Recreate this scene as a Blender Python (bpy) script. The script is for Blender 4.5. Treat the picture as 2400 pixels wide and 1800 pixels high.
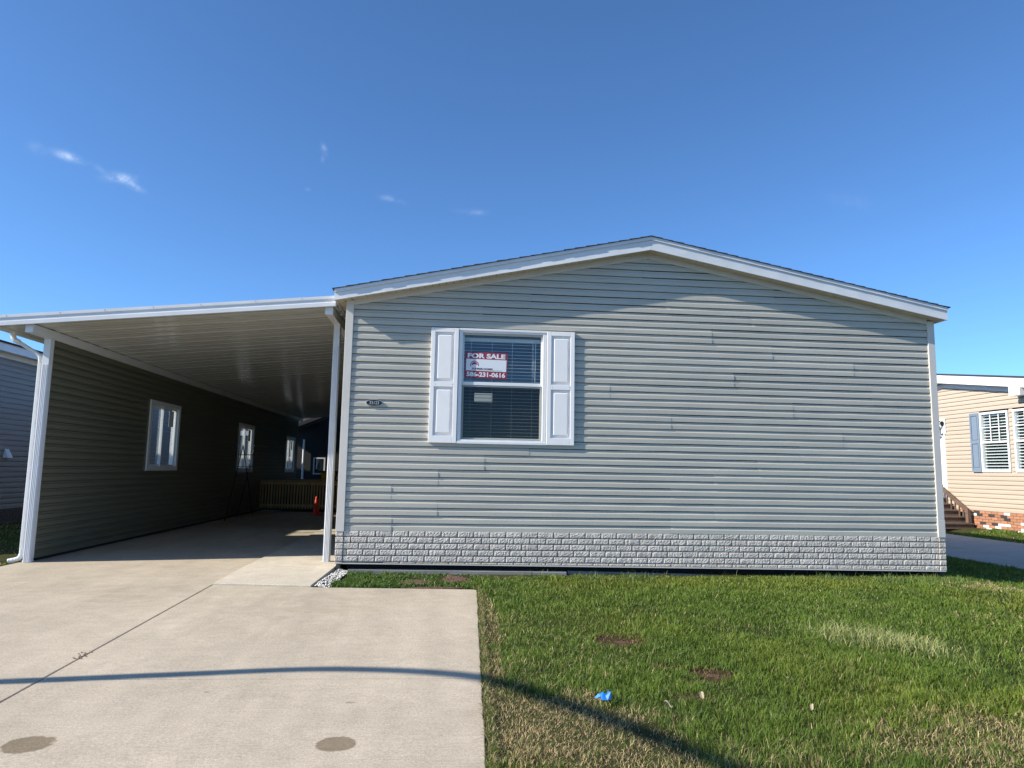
import bpy, math, random
import numpy as np
from mathutils import Vector, Matrix
random.seed(7); rng = np.random.default_rng(11)
for o in list(bpy.data.objects): bpy.data.objects.remove(o)
S = bpy.context.scene; COL = S.collection

# ------------------------------------------------------------------ camera
# world: x along the house front, y away from the street, z = 0 at the lowest siding edge
CAM = np.array([1.40228479, -9.5835442, 0.81582735])
RT = np.array([0.99572546, -0.09058059, 0.01805428])
UP = np.array([-0.02877883, -0.11852794, 0.99253358])
FW = np.array([0.08776434, 0.98881054, 0.12062809])
cd = bpy.data.cameras.new('camera'); cam = bpy.data.objects.new('camera', cd); COL.objects.link(cam)
cd.sensor_width = 36; cd.lens = 1665 / 2400 * 36; cd.clip_end = 3000; cd.clip_start = .05
cam.matrix_world = Matrix(((RT[0], UP[0], -FW[0], CAM[0]), (RT[1], UP[1], -FW[1], CAM[1]), (RT[2], UP[2], -FW[2], CAM[2]), (0, 0, 0, 1)))
S.camera = cam
def ray(px, py): return FW + RT * (px - 1200) / 1665 - UP * (py - 900) / 1665
def on(px, py, axis, val):
    d = ray(px, py); return CAM + d * (val - CAM[axis]) / d[axis]

# ------------------------------------------------------------------ sky, sun, exposure
SUN = Vector((-4.4, -1.0, 2.68)).normalized()
W = bpy.data.worlds.new('World'); S.world = W; W.use_nodes = True
nt = W.node_tree; nt.nodes.clear()
out = nt.nodes.new('ShaderNodeOutputWorld'); bg = nt.nodes.new('ShaderNodeBackground'); bg.inputs[1].default_value = 0.15
sky = nt.nodes.new('ShaderNodeTexSky'); sky.sky_type = 'NISHITA'; sky.sun_disc = False
sky.sun_elevation = math.asin(SUN.z); sky.sun_rotation = math.atan2(SUN.x, SUN.y)
sky.altitude = 200; sky.air_density = 0.7; sky.dust_density = 0.3; sky.ozone_density = 7.6
nt.links.new(bg.outputs[0], out.inputs[0])
# a few faint fair-weather wisps: direction-space puffs broken up by noise
geo = nt.nodes.new('ShaderNodeTexCoord')
nz = nt.nodes.new('ShaderNodeTexNoise'); nz.inputs['Scale'].default_value = 46; nz.inputs['Detail'].default_value = 6; nz.inputs['Roughness'].default_value = .62
nt.links.new(geo.outputs['Generated'], nz.inputs['Vector'])
def wn(op, a, b=None):
    n = nt.nodes.new('ShaderNodeMath'); n.operation = op
    for i, s in enumerate((a, b)):
        if s is None: continue
        if isinstance(s, (int, float)): n.inputs[i].default_value = s
        else: nt.links.new(s, n.inputs[i])
    return n.outputs[0]
def wdot(v):
    n = nt.nodes.new('ShaderNodeVectorMath'); n.operation = 'DOT_PRODUCT'; n.inputs[1].default_value = v
    nt.links.new(geo.outputs['Generated'], n.inputs[0]); return n.outputs['Value']
tot = None
for px, py, rx, ry, ang, amp in ((160, 367, 21, 9, -16, .60), (284, 418, 26, 9, 6, .62), (305, 430, 24, 8, -32, .5), (236, 398, 14, 7, -40, .10), (760, 350, 7, 13, 12, .30), (756, 372, 5, 10, 0, .12), (912, 466, 19, 7, -8, .28), (936, 472, 16, 5, -18, .14), (1112, 497, 40, 7, -3, .13), (722, 444, 6, 5, 0, .13), (88, 348, 16, 12, 0, .10), (1990, 470, 50, 16, -20, .06)):
    d = ray(px, py); d /= np.linalg.norm(d); a = math.radians(ang)
    e1 = RT * math.cos(a) + UP * math.sin(a); e2 = -RT * math.sin(a) + UP * math.cos(a)
    e1 = e1 - d * (e1 @ d); e2 = e2 - d * (e2 @ d)
    q = wn('ADD', wn('POWER', wn('MULTIPLY', wdot(e1), 1665 / rx), 2.0), wn('POWER', wn('MULTIPLY', wdot(e2), 1665 / ry), 2.0))
    # POWER of a negative base is fine for exponent 2
    g = wn('MULTIPLY', wn('POWER', 2.718, wn('MULTIPLY', q, -1.7)), amp * .62)
    g = wn('MULTIPLY', g, wn('GREATER_THAN', wdot(d), 0.0))
    tot = g if tot is None else wn('ADD', tot, g)
nm = wn('MULTIPLY', wn('MAXIMUM', wn('SUBTRACT', nz.outputs[0], .36), 0.0), 3.4)
fac = wn('MINIMUM', wn('MULTIPLY', tot, nm), .8)
mx = nt.nodes.new('ShaderNodeMix'); mx.data_type = 'RGBA'; mx.inputs['B'].default_value = (6.4, 6.9, 7.6, 1)
nt.links.new(fac, mx.inputs['Factor']); tn = nt.nodes.new('ShaderNodeMix'); tn.data_type = 'RGBA'; tn.blend_type = 'MULTIPLY'; tn.inputs['Factor'].default_value = 1; tn.inputs['B'].default_value = (.93, 1.05, 1.04, 1)
nt.links.new(sky.outputs[0], tn.inputs['A']); nt.links.new(tn.outputs['Result'], mx.inputs['A']); nt.links.new(mx.outputs['Result'], bg.inputs[0])

sl = bpy.data.lights.new('sun', 'SUN'); sl.energy = 5.0; sl.angle = math.radians(.53); sl.color = (1, .93, .81)
so = bpy.data.objects.new('sun', sl); COL.objects.link(so); so.rotation_euler = (-SUN).to_track_quat('-Z', 'Y').to_euler(); so.location = (-20, -8, 20)
S.view_settings.view_transform = 'Standard'; S.view_settings.look = 'None'; S.view_settings.exposure = 0.55; S.view_settings.gamma = 1
S.view_settings.use_curve_mapping = False
S.render.engine = 'CYCLES'

# ------------------------------------------------------------------ materials
MATS = {}
def mat(name, col, rough=.6, *a_, world=False, **k_):
    m = mat0(name, col, rough, *a_, **k_)
    if world:
        t = m.node_tree; g = t.nodes.new('ShaderNodeNewGeometry')
        for n in t.nodes:
            if n.type == 'MAPPING': t.links.new(g.outputs['Position'], n.inputs['Vector'])
    return m
def mat0(name, col, rough=.6, var=0.0, vscale=3.0, bump=0.0, bscale=60.0, spec=.4, metal=0.0, col2=None, stretch=(1, 1, 1), fine=0.0, fscale=200.0, objvar=0.0):
    m = bpy.data.materials.new(name); m.use_nodes = True; t = m.node_tree; b = t.nodes['Principled BSDF']
    b.inputs['Roughness'].default_value = rough; b.inputs['Metallic'].default_value = metal; b.inputs['Specular IOR Level'].default_value = spec
    b.inputs['Base Color'].default_value = (*col, 1)
    tc = t.nodes.new('ShaderNodeTexCoord'); mp = t.nodes.new('ShaderNodeMapping'); mp.inputs['Scale'].default_value = stretch
    t.links.new(tc.outputs['Object'], mp.inputs['Vector'])
    cur = None
    if var or col2 is not None:
        n = t.nodes.new('ShaderNodeTexNoise'); n.inputs['Scale'].default_value = vscale; n.inputs['Detail'].default_value = 5; n.inputs['Roughness'].default_value = .6
        t.links.new(mp.outputs[0], n.inputs['Vector'])
        r = t.nodes.new('ShaderNodeValToRGB'); r.color_ramp.elements[0].position = .32; r.color_ramp.elements[1].position = .68
        c2 = col2 if col2 is not None else tuple(min(1, c * (1 + var)) for c in col)
        c1 = col if col2 is not None else tuple(c * (1 - var) for c in col)
        r.color_ramp.elements[0].color = (*c1, 1); r.color_ramp.elements[1].color = (*c2, 1)
        t.links.new(n.outputs[0], r.inputs[0]); cur = r.outputs[0]
    if fine:
        n = t.nodes.new('ShaderNodeTexNoise'); n.inputs['Scale'].default_value = fscale; n.inputs['Detail'].default_value = 3
        t.links.new(mp.outputs[0], n.inputs['Vector'])
        mr = t.nodes.new('ShaderNodeMapRange'); mr.inputs[1].default_value = .3; mr.inputs[2].default_value = .7; mr.inputs[3].default_value = 1 - fine; mr.inputs[4].default_value = 1 + fine
        t.links.new(n.outputs[0], mr.inputs[0])
        mm = t.nodes.new('ShaderNodeMix'); mm.data_type = 'RGBA'; mm.blend_type = 'MULTIPLY'; mm.inputs['Factor'].default_value = 1
        if cur: t.links.new(cur, mm.inputs['A'])
        else: mm.inputs['A'].default_value = (*col, 1)
        t.links.new(mr.outputs[0], mm.inputs['B']); cur = mm.outputs['Result']
    if objvar:
        oi = t.nodes.new('ShaderNodeObjectInfo')
        mr = t.nodes.new('ShaderNodeMapRange'); mr.inputs[3].default_value = 1 - objvar; mr.inputs[4].default_value = 1 + objvar
        t.links.new(oi.outputs['Random'], mr.inputs[0])
        mm = t.nodes.new('ShaderNodeMix'); mm.data_type = 'RGBA'; mm.blend_type = 'MULTIPLY'; mm.inputs['Factor'].default_value = 1
        if cur: t.links.new(cur, mm.inputs['A'])
        else: mm.inputs['A'].default_value = (*col, 1)
        t.links.new(mr.outputs[0], mm.inputs['B']); cur = mm.outputs['Result']
    if cur: t.links.new(cur, b.inputs['Base Color'])
    if bump:
        n = t.nodes.new('ShaderNodeTexNoise'); n.inputs['Scale'].default_value = bscale; n.inputs['Detail'].default_value = 4
        t.links.new(mp.outputs[0], n.inputs['Vector'])
        bp = t.nodes.new('ShaderNodeBump'); bp.inputs['Strength'].default_value = bump; bp.inputs['Distance'].default_value = .01
        t.links.new(n.outputs[0], bp.inputs['Height']); t.links.new(bp.outputs[0], b.inputs['Normal'])
    MATS[name] = m; return m
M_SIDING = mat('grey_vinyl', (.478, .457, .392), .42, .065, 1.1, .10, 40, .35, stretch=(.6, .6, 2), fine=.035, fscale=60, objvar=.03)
M_SIDING_SHADE = mat('grey_vinyl_shade', (.155, .152, .108), .45, .04, 1.3, .05, 40, .35, stretch=(.5, .5, 3))  # same grey siding, darkened so the carport-side shade sits in the colour
M_BACK = mat('wall_backing', (.10, .10, .095), .8)
M_TRIM = mat('trim_vinyl', (.62, .585, .53), .45, .04, 4)
M_WHITE = mat('white_paint', (.78, .78, .77), .4, .035, 5, .03, 30)
M_SHUT = mat('white_plastic', (.88, .855, .83), .5, .02, 8, .04, 60)
M_FASC = mat('white_aluminium', (.70, .71, .72), .38, .05, 2.5, .12, 5, .5, stretch=(1, 1, 2))
M_SOFF = mat('soffit_beige', (.58, .52, .40), .55, .06, 6)
M_SHING = mat('asphalt_shingle', (.045, .042, .042), .9, .3, 30, .3, 200)
M_STONE = mat('stone_skirting', (.57, .515, .45), .62, .16, 7, .5, 70, .35, objvar=.06, fine=.10, fscale=45, world=True)
M_MORTAR = mat('skirting_joint', (.06, .058, .055), .85)
M_DARK = mat('dark_void', (.02, .02, .02), .9)
M_ROOM = mat('room_paint', (.25, .25, .25), .8)
M_ALU = mat('ceiling_white_enamel', (.58, .60, .585), .16, .03, 4, .05, 7, .5)
M_POST = mat('post_white', (.74, .75, .77), .35, .03, 6)
M_CORD = mat('blind_vinyl', (.72, .72, .70), .5)
M_SCREEN_F = mat('screen_frame_grey', (.33, .35, .33), .5)
M_RED = mat('sign_red', (.30, .035, .06), .5)
M_SIGNW = mat('sign_white', (.74, .76, .79), .5)
M_INK = mat('sign_ink', (.05, .03, .06), .6)
M_BLACK = mat('black_metal', (.012, .012, .013), .45)
M_SILVER = mat('silver_paint', (.55, .56, .55), .35, metal=.3)
M_WOODF = mat('fence_wood', (.46, .30, .14), .75, .25, 5, .2, 40, stretch=(6, 6, .6), objvar=.18)
M_WOODS = mat('stair_wood', (.15, .10, .072), .8, .3, 4, .2, 40, stretch=(5, .6, 5), objvar=.12)
M_CONE = mat('cone_orange', (.80, .055, .02), .45)
M_YELLOW = mat('yellow_plastic', (.62, .36, .02), .45)
M_BEIGE = mat('beige_vinyl', (.50, .415, .325), .5, .03, 2, stretch=(.5, .5, 3), objvar=.02)
M_BLUE = mat('blue_grey_shutter', (.185, .24, .31), .55, .04, 8)
M_NSIDE = mat('dark_grey_vinyl', (.29, .275, .265), .5, .05, 2, stretch=(.5, .5, 3), objvar=.03)
M_BRICK = mat('red_brick', (.40, .195, .115), .85, .2, 30, .2, 90, objvar=.16)
M_BRICKW = mat('white_brick', (.78, .76, .72), .85, .08, 30, .2, 90)
M_BRICKK = mat('black_brick', (.05, .045, .045), .85, .2, 30, .2, 90)
M_BMORT = mat('brick_mortar', (.36, .20, .13), .9)
M_BRICKD = mat('dark_brick', (.10, .085, .08), .85, .2, 20)
M_PLANK = mat('weathered_plank', (.26, .25, .24), .85, .25, 4, .3, 30, stretch=(.5, 5, 5))
M_GRAVEL = mat('white_gravel', (.66, .64, .60), .8, .15, 30, objvar=.1)
M_BLUEP = mat('blue_plastic', (.03, .22, .75), .35)
M_LEAF = mat('dry_leaf', (.40, .33, .22), .8, .2, 40)
M_LAMPOST = mat('galvanised_steel', (.35, .36, .37), .45, .08, 6, metal=.6)
M_ASPH = mat('asphalt', (.055, .055, .056), .9, .2, 3, .3, 150)
M_SHED = mat('shed_shade_black', (.028, .028, .028), .6)  # near-black colour stands in for the shade at the carport's rear
M_SOIL = mat('bare_soil', (.13, .07, .048), .95, .35, 25, .8, 60)
M_GREENP = mat('green_plastic', (.10, .22, .02), .5)
def emis(name, col, s):
    m = bpy.data.materials.new(name); m.use_nodes = True; t = m.node_tree; t.nodes.clear()
    e = t.nodes.new('ShaderNodeEmission'); e.inputs[0].default_value = (*col, 1); e.inputs[1].default_value = s
    o = t.nodes.new('ShaderNodeOutputMaterial'); t.links.new(e.outputs[0], o.inputs[0]); return m
M_REFL = emis('reflection_glow', (.85, .95, 1.0), .38)  # glow for the added card that imitates a pane reflection
def glass(name, tint=(.93, .96, .96), ior=1.5, rough=0.0, wav=0.0):
    m = bpy.data.materials.new(name); m.use_nodes = True; t = m.node_tree; t.nodes.clear()
    tr = t.nodes.new('ShaderNodeBsdfTransparent'); tr.inputs[0].default_value = (*tint, 1)
    gl = t.nodes.new('ShaderNodeBsdfGlossy'); gl.inputs['Roughness'].default_value = rough; gl.inputs[0].default_value = (.95, .97, 1, 1)
    # Schlick reflectance, the same from both faces of the pane
    gm = t.nodes.new('ShaderNodeNewGeometry'); dt = t.nodes.new('ShaderNodeVectorMath'); dt.operation = 'DOT_PRODUCT'
    t.links.new(gm.outputs['Incoming'], dt.inputs[0]); t.links.new(gm.outputs['Normal'], dt.inputs[1])
    def mth(op, a, b=None):
        n = t.nodes.new('ShaderNodeMath'); n.operation = op
        for i_, s_ in enumerate((a, b)):
            if s_ is None: continue
            if isinstance(s_, (int, float)): n.inputs[i_].default_value = s_
            else: t.links.new(s_, n.inputs[i_])
        return n.outputs[0]
    fres = mth('ADD', mth('MULTIPLY', mth('POWER', mth('SUBTRACT', 1.0, mth('ABSOLUTE', dt.outputs['Value'])), 5.0), .95), .05)
    mi = t.nodes.new('ShaderNodeMixShader'); o = t.nodes.new('ShaderNodeOutputMaterial')
    t.links.new(fres, mi.inputs[0]); t.links.new(tr.outputs[0], mi.inputs[1]); t.links.new(gl.outputs[0], mi.inputs[2]); t.links.new(mi.outputs[0], o.inputs[0])
    if wav:
        n = t.nodes.new('ShaderNodeTexNoise'); n.inputs['Scale'].default_value = 2.5
        tc = t.nodes.new('ShaderNodeTexCoord'); t.links.new(tc.outputs['Object'], n.inputs[0])
        b = t.nodes.new('ShaderNodeBump'); b.inputs['Strength'].default_value = wav; b.inputs['Distance'].default_value = .02
        t.links.new(n.outputs[0], b.inputs['Height']); t.links.new(b.outputs[0], gl.inputs['Normal'])
    return m
M_GLASS = glass('window_glass', wav=.04)
def screen_mat():
    m = bpy.data.materials.new('insect_screen'); m.use_nodes = True; t = m.node_tree; t.nodes.clear()
    tr = t.nodes.new('ShaderNodeBsdfTransparent'); df = t.nodes.new('ShaderNodeBsdfDiffuse'); df.inputs[0].default_value = (.012, .013, .013, 1)
    mi = t.nodes.new('ShaderNodeMixShader'); mi.inputs[0].default_value = .45; o = t.nodes.new('ShaderNodeOutputMaterial')
    t.links.new(tr.outputs[0], mi.inputs[1]); t.links.new(df.outputs[0], mi.inputs[2]); t.links.new(mi.outputs[0], o.inputs[0]); return m
M_SCREEN = screen_mat()

def concrete(name, col, stains=()):
    m = bpy.data.materials.new(name); m.use_nodes = True; t = m.node_tree; b = t.nodes['Principled BSDF']; b.inputs['Roughness'].default_value = .88; b.inputs['Specular IOR Level'].default_value = .25
    tc = t.nodes.new('ShaderNodeTexCoord')
    def noise(s, d=4, r=.6):
        n = t.nodes.new('ShaderNodeTexNoise'); n.inputs['Scale'].default_value = s; n.inputs['Detail'].default_value = d; n.inputs['Roughness'].default_value = r
        t.links.new(tc.outputs['Object'], n.inputs[0]); return n.outputs[0]
    def mr(x, a, b_, c, d_):
        n = t.nodes.new('ShaderNodeMapRange'); 
        for i, v in enumerate((a, b_, c, d_)): n.inputs[i + 1].default_value = v
        t.links.new(x, n.inputs[0]); return n.outputs[0]
    def mul(A, B):
        n = t.nodes.new('ShaderNodeMix'); n.data_type = 'RGBA'; n.blend_type = 'MULTIPLY'; n.inputs['Factor'].default_value = 1
        if isinstance(A, tuple): n.inputs['A'].default_value = (*A, 1)
        else: t.links.new(A, n.inputs['A'])
        t.links.new(B, n.inputs['B']); return n.outputs['Result']
    c = mul(col, mr(noise(.9, 5), .3, .7, .90, 1.07)); c = mul(c, mr(noise(7, 4), .3, .7, .93, 1.06)); c = mul(c, mr(noise(70, 4, .75), .28, .72, .74, 1.20)); c = mul(c, mr(noise(230, 2, .7), .3, .7, .72, 1.24)); c = mul(c, mr(noise(2.4, 6, .7), .35, .65, .955, 1.04))
    # brush strokes across the slab
    mp = t.nodes.new('ShaderNodeMapping'); mp.inputs['Scale'].default_value = (1.2, 26, 1); t.links.new(tc.outputs['Object'], mp.inputs[0])
    n = t.nodes.new('ShaderNodeTexNoise'); n.inputs['Scale'].default_value = 3; n.inputs['Detail'].default_value = 3; t.links.new(mp.outputs[0], n.inputs[0])
    c = mul(c, mr(n.outputs[0], .3, .7, .945, 1.05))
    mp = t.nodes.new('ShaderNodeMapping'); mp.inputs['Scale'].default_value = (2.6, .22, 1); t.links.new(tc.outputs['Object'], mp.inputs[0])
    n = t.nodes.new('ShaderNodeTexNoise'); n.inputs['Scale'].default_value = 1.6; n.inputs['Detail'].default_value = 5; t.links.new(mp.outputs[0], n.inputs[0])
    c = mul(c, mr(n.outputs[0], .3, .7, .93, 1.05))
    sep = t.nodes.new('ShaderNodeSeparateXYZ'); t.links.new(tc.outputs['Object'], sep.inputs[0])
    def ma(op, a, b_=None):
        n = t.nodes.new('ShaderNodeMath'); n.operation = op
        for i, s in enumerate((a, b_)):
            if s is None: continue
            if isinstance(s, (int, float)): n.inputs[i].default_value = s
            else: t.links.new(s, n.inputs[i])
        return n.outputs[0]
    for sx, sy, rx, ry, sc in stains:
        q = ma('ADD', ma('POWER', ma('DIVIDE', ma('SUBTRACT', sep.outputs[0], sx), rx), 2.0), ma('POWER', ma('DIVIDE', ma('SUBTRACT', sep.outputs[1], sy), ry), 2.0))
        q = ma('ADD', q, mr(noise(9, 4), .3, .7, -.32, .32))
        f = mr(q, .82, 1.06, .95, 0.0)
        n = t.nodes.new('ShaderNodeMix'); n.data_type = 'RGBA'; n.blend_type = 'MULTIPLY'; n.inputs['B'].default_value = (*sc, 1)
        t.links.new(f, n.inputs['Factor']); t.links.new(c, n.inputs['A']); c = n.outputs['Result']
    t.links.new(c, b.inputs['Base Color'])
    bp = t.nodes.new('ShaderNodeBump'); bp.inputs['Strength'].default_value = .35; bp.inputs['Distance'].default_value = .004
    t.links.new(noise(140, 4, .7), bp.inputs['Height']); t.links.new(bp.outputs[0], b.inputs['Normal'])
    return m
M_CONC = concrete('driveway_concrete', (.535, .455, .345), ((-.675, -5.585, .125, .115, (.46, .42, .36)), (.868, -5.64, .098, .10, (.46, .42, .36)), (.30, -5.05, .05, .12, (1.10, 1.09, 1.1)), (.86, -5.02, .03, .012, (.62, .6, .58)), (-.05, -4.80, .018, .012, (.6, .58, .56)), (-2.35, -3.1, .05, .012, (.6, .58, .56)), (.95, -3.15, .02, .01, (.65, .63, .6)), (-1.9, -1.9, .35, .22, (.93, .92, .91)), (.35, -2.4, .5, .18, (.95, .94, .93)), (-.4, -6.6, .3, .4, (.93, .93, .92))))
M_WALK = concrete('walk_concrete', (.64, .565, .45))
M_NCONC = concrete('neighbour_concrete', (.44, .41, .36))

# ------------------------------------------------------------------ mesh helpers
class MB:
    def __init__(s): s.v = []; s.f = []
    def add(s, vs, fs):
        n = len(s.v); s.v += [tuple(map(float, p)) for p in vs]; s.f += [tuple(i + n for i in f) for f in fs]; return s
    def box(s, x0, x1, y0, y1, z0, z1):
        return s.add([(x0, y0, z0), (x1, y0, z0), (x1, y1, z0), (x0, y1, z0), (x0, y0, z1), (x1, y0, z1), (x1, y1, z1), (x0, y1, z1)],
                     [(3, 2, 1, 0), (4, 5, 6, 7), (0, 1, 5, 4), (1, 2, 6, 5), (2, 3, 7, 6), (3, 0, 4, 7)])
    def hexa(s, p8): return s.add(p8, [(3, 2, 1, 0), (4, 5, 6, 7), (0, 1, 5, 4), (1, 2, 6, 5), (2, 3, 7, 6), (3, 0, 4, 7)])
    def prism(s, poly, ext):
        n = len(poly); e = np.array(ext)
        return s.add([tuple(p) for p in poly] + [tuple(np.array(p) + e) for p in poly],
                     [tuple(range(n - 1, -1, -1)), tuple(range(n, 2 * n))] + [(i, (i + 1) % n, n + (i + 1) % n, n + i) for i in range(n)])
    def bar(s, a, b, w, h, up=(0, 0, 1)):
        a = Vector(a); b = Vector(b); d = (b - a).normalized(); u = Vector(up); sd = d.cross(u)
        if sd.length < 1e-4: sd = d.cross(Vector((1, 0, 0)))
        sd.normalize(); u = sd.cross(d).normalized(); sd *= w / 2; u *= h / 2
        return s.hexa([a - sd - u, a + sd - u, b + sd - u, b - sd - u, a - sd + u, a + sd + u, b + sd + u, b - sd + u])
    def tube(s, pts, r, n=10, cap=True):
        P = [Vector(p) for p in pts]; R = r if isinstance(r, (list, tuple)) else [r] * len(P); rings = []
        nrm = None; base = len(s.v)
        for i, p in enumerate(P):
            d = (P[min(i + 1, len(P) - 1)] - P[max(i - 1, 0)]).normalized()
            if nrm is None:
                nrm = d.orthogonal().normalized()
            nrm = (nrm - d * nrm.dot(d)).normalized(); b = d.cross(nrm)
            s.v += [tuple(p + (nrm * math.cos(2 * math.pi * k / n) + b * math.sin(2 * math.pi * k / n)) * R[i]) for k in range(n)]
        for i in range(len(P) - 1):
            for k in range(n):
                s.f.append((base + i * n + k, base + i * n + (k + 1) % n, base + (i + 1) * n + (k + 1) % n, base + (i + 1) * n + k))
        if cap:
            s.f.append(tuple(base + k for k in range(n - 1, -1, -1))); s.f.append(tuple(base + (len(P) - 1) * n + k for k in range(n)))
        return s
    def lathe(s, c, prof, n=24):
        base = len(s.v)
        for r, z in prof: s.v += [(c[0] + r * math.cos(2 * math.pi * k / n), c[1] + r * math.sin(2 * math.pi * k / n), c[2] + z) for k in range(n)]
        for i in range(len(prof) - 1):
            for k in range(n): s.f.append((base + i * n + k, base + i * n + (k + 1) % n, base + (i + 1) * n + (k + 1) % n, base + (i + 1) * n + k))
        s.f.append(tuple(base + k for k in range(n - 1, -1, -1))); s.f.append(tuple(base + (len(prof) - 1) * n + k for k in range(n)))
        return s
    def mesh(s, name):
        me = bpy.data.meshes.new(name); me.from_pydata(s.v, [], s.f); me.update(); return me
def link(o, parent):
    COL.objects.link(o)
    if parent is not None:
        o.parent = parent
        if parent.type == 'EMPTY': o.matrix_parent_inverse = Matrix.Translation(-parent.location)
    return o
def obj(name, mb, m, parent=None, smooth=False, bevel=0, bseg=2):
    me = mb.mesh(name) if isinstance(mb, MB) else mb
    if m is not None and not me.materials: me.materials.append(m)
    if smooth:
        me.polygons.foreach_set('use_smooth', [True] * len(me.polygons))
    o = bpy.data.objects.new(name, me); link(o, parent)
    if bevel:
        b = o.modifiers.new('bevel', 'BEVEL'); b.width = bevel; b.segments = bseg; b.limit_method = 'ANGLE'
    return o
def tag(o, label=None, cat=None, group=None, kind=None):
    if label: o['label'] = label
    if cat: o['category'] = cat
    if group: o['group'] = group
    if kind: o['kind'] = kind
    return o
def thing(name, loc, label, cat, group=None):
    o = bpy.data.objects.new(name, None); o.location = loc; o.empty_display_size = .1; COL.objects.link(o); return tag(o, label, cat, group)
def text_mesh(body, size, extrude=.0008, bold=0.0, sx=1.0):
    c = bpy.data.curves.new('text', 'FONT'); c.body = body; c.size = size; c.extrude = extrude; c.offset = bold; c.align_x = 'CENTER'; c.align_y = 'CENTER'; c.resolution_u = 3
    o = bpy.data.objects.new('tmp', c); COL.objects.link(o)
    dg = bpy.context.evaluated_depsgraph_get(); me = bpy.data.meshes.new_from_object(o.evaluated_get(dg))
    bpy.data.objects.remove(o)
    for v in me.vertices: v.co.x *= sx
    return me
def place_text(name, me, m, parent, loc, tilt=0.0, width=None):
    if width:
        xs = [v.co.x for v in me.vertices]; k = width / (max(xs) - min(xs)); cx = (max(xs) + min(xs)) / 2
        ys = [v.co.y for v in me.vertices]; cy = (max(ys) + min(ys)) / 2
        for v in me.vertices: v.co.x = (v.co.x - cx) * k; v.co.y -= cy
    R_ = Matrix.Translation(loc) @ Matrix.Rotation(tilt, 4, 'Y') @ Matrix.Rotation(math.pi / 2, 4, 'X')
    me.transform(R_); me.materials.clear(); me.materials.append(m)
    return obj(name, me, m, parent)

# ---- lap siding: Dutch-lap courses as separate panels (two courses per panel)
PROF = [(0.0, -.002), (0.0, .0160), (.50, .0160), (.555, .0148), (.64, .0030), (.69, .0012), (.895, .0), (.91, -.016), (1.02, -.016)]   # (fraction of course height, depth)
def siding(parent, T, c, n, z0, lim, openings, seams, m, seg=.35, amp=.0012, prof=PROF, name='siding_panel', pair=2):
    """T(u, z, depth) -> world point; lim(z) -> (u left, u right)"""
    for k in range(0, n, pair):
        courses = []
        for i in range(k, min(k + pair, n)):
            za = z0 + i * c; zm = za + c / 2
            l, r = lim(za)
            if r - l < .03: continue
            iv = [(l, r)]
            for ua, ub, oa, ob in openings:
                if oa < zm < ob:
                    iv = [p for a, b in iv for p in ((a, min(b, ua)), (max(a, ub), b)) if p[1] - p[0] > .02]
            courses.append((i, tuple(iv)))
        if not courses: continue
        groups = [courses] if len(set(len(cc[1]) for cc in courses)) == 1 and len(courses[0][1]) and (len(courses[0][1]) == 1 or courses[0][1] == courses[-1][1]) else [[cc] for cc in courses]
        for g in groups:
            for q in range(len(g[0][1])):
                lo = min(cc[1][q][0] for cc in g); hi = max(cc[1][q][1] for cc in g)
                cuts = [lo] + sorted(s for s in seams(k // pair) if lo + .12 < s < hi - .12) + [hi]
                for j in range(len(cuts) - 1):
                    mb = MB(); ja = cuts[j] - (.022 if j > 0 else 0); jb = cuts[j + 1]
                    off = random.uniform(0, .0006) - (.0038 if j % 2 else 0)
                    tilt = random.uniform(-amp, amp)
                    for i, iv in g:
                        za = z0 + i * c; ns = max(2, int((jb - ja) / seg) + 1); rows = []
                        jit = [(random.uniform(-amp, amp), random.uniform(-amp, amp) * .7) for _ in range(ns + 1)]
                        for t, d in prof:
                            z = za + t * c; l, r = lim(min(z, za + c))
                            l = max(l, iv[q][0]) if iv[q][0] > lo + 1e-6 or len(g[0][1]) > 1 else l
                            r = min(r, iv[q][1]) if len(g[0][1]) > 1 else r
                            a = max(ja, l); b = min(jb, r)
                            if b < a: a = b = (a + b) / 2
                            row = []
                            for s_ in range(ns + 1):
                                f = s_ / ns
                                row.append(T(a + (b - a) * f, z + jit[s_][1] + tilt * (f - .5), d + off + jit[s_][0] * (1 if d > .002 else .4)))
                            rows.append(row)
                        vs = [p for row in rows for p in row]; w = ns + 1
                        fs = [(rr * w + s_, rr * w + s_ + 1, (rr + 1) * w + s_ + 1, (rr + 1) * w + s_) for rr in range(len(rows) - 1) for s_ in range(ns)]
                        # exposed end of an overlapping piece
                        if j < len(cuts) - 2: fs.append(tuple(rr * w + ns for rr in range(len(rows))))
                        mb.add(vs, fs)
                    obj(name, mb, m, parent)

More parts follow.
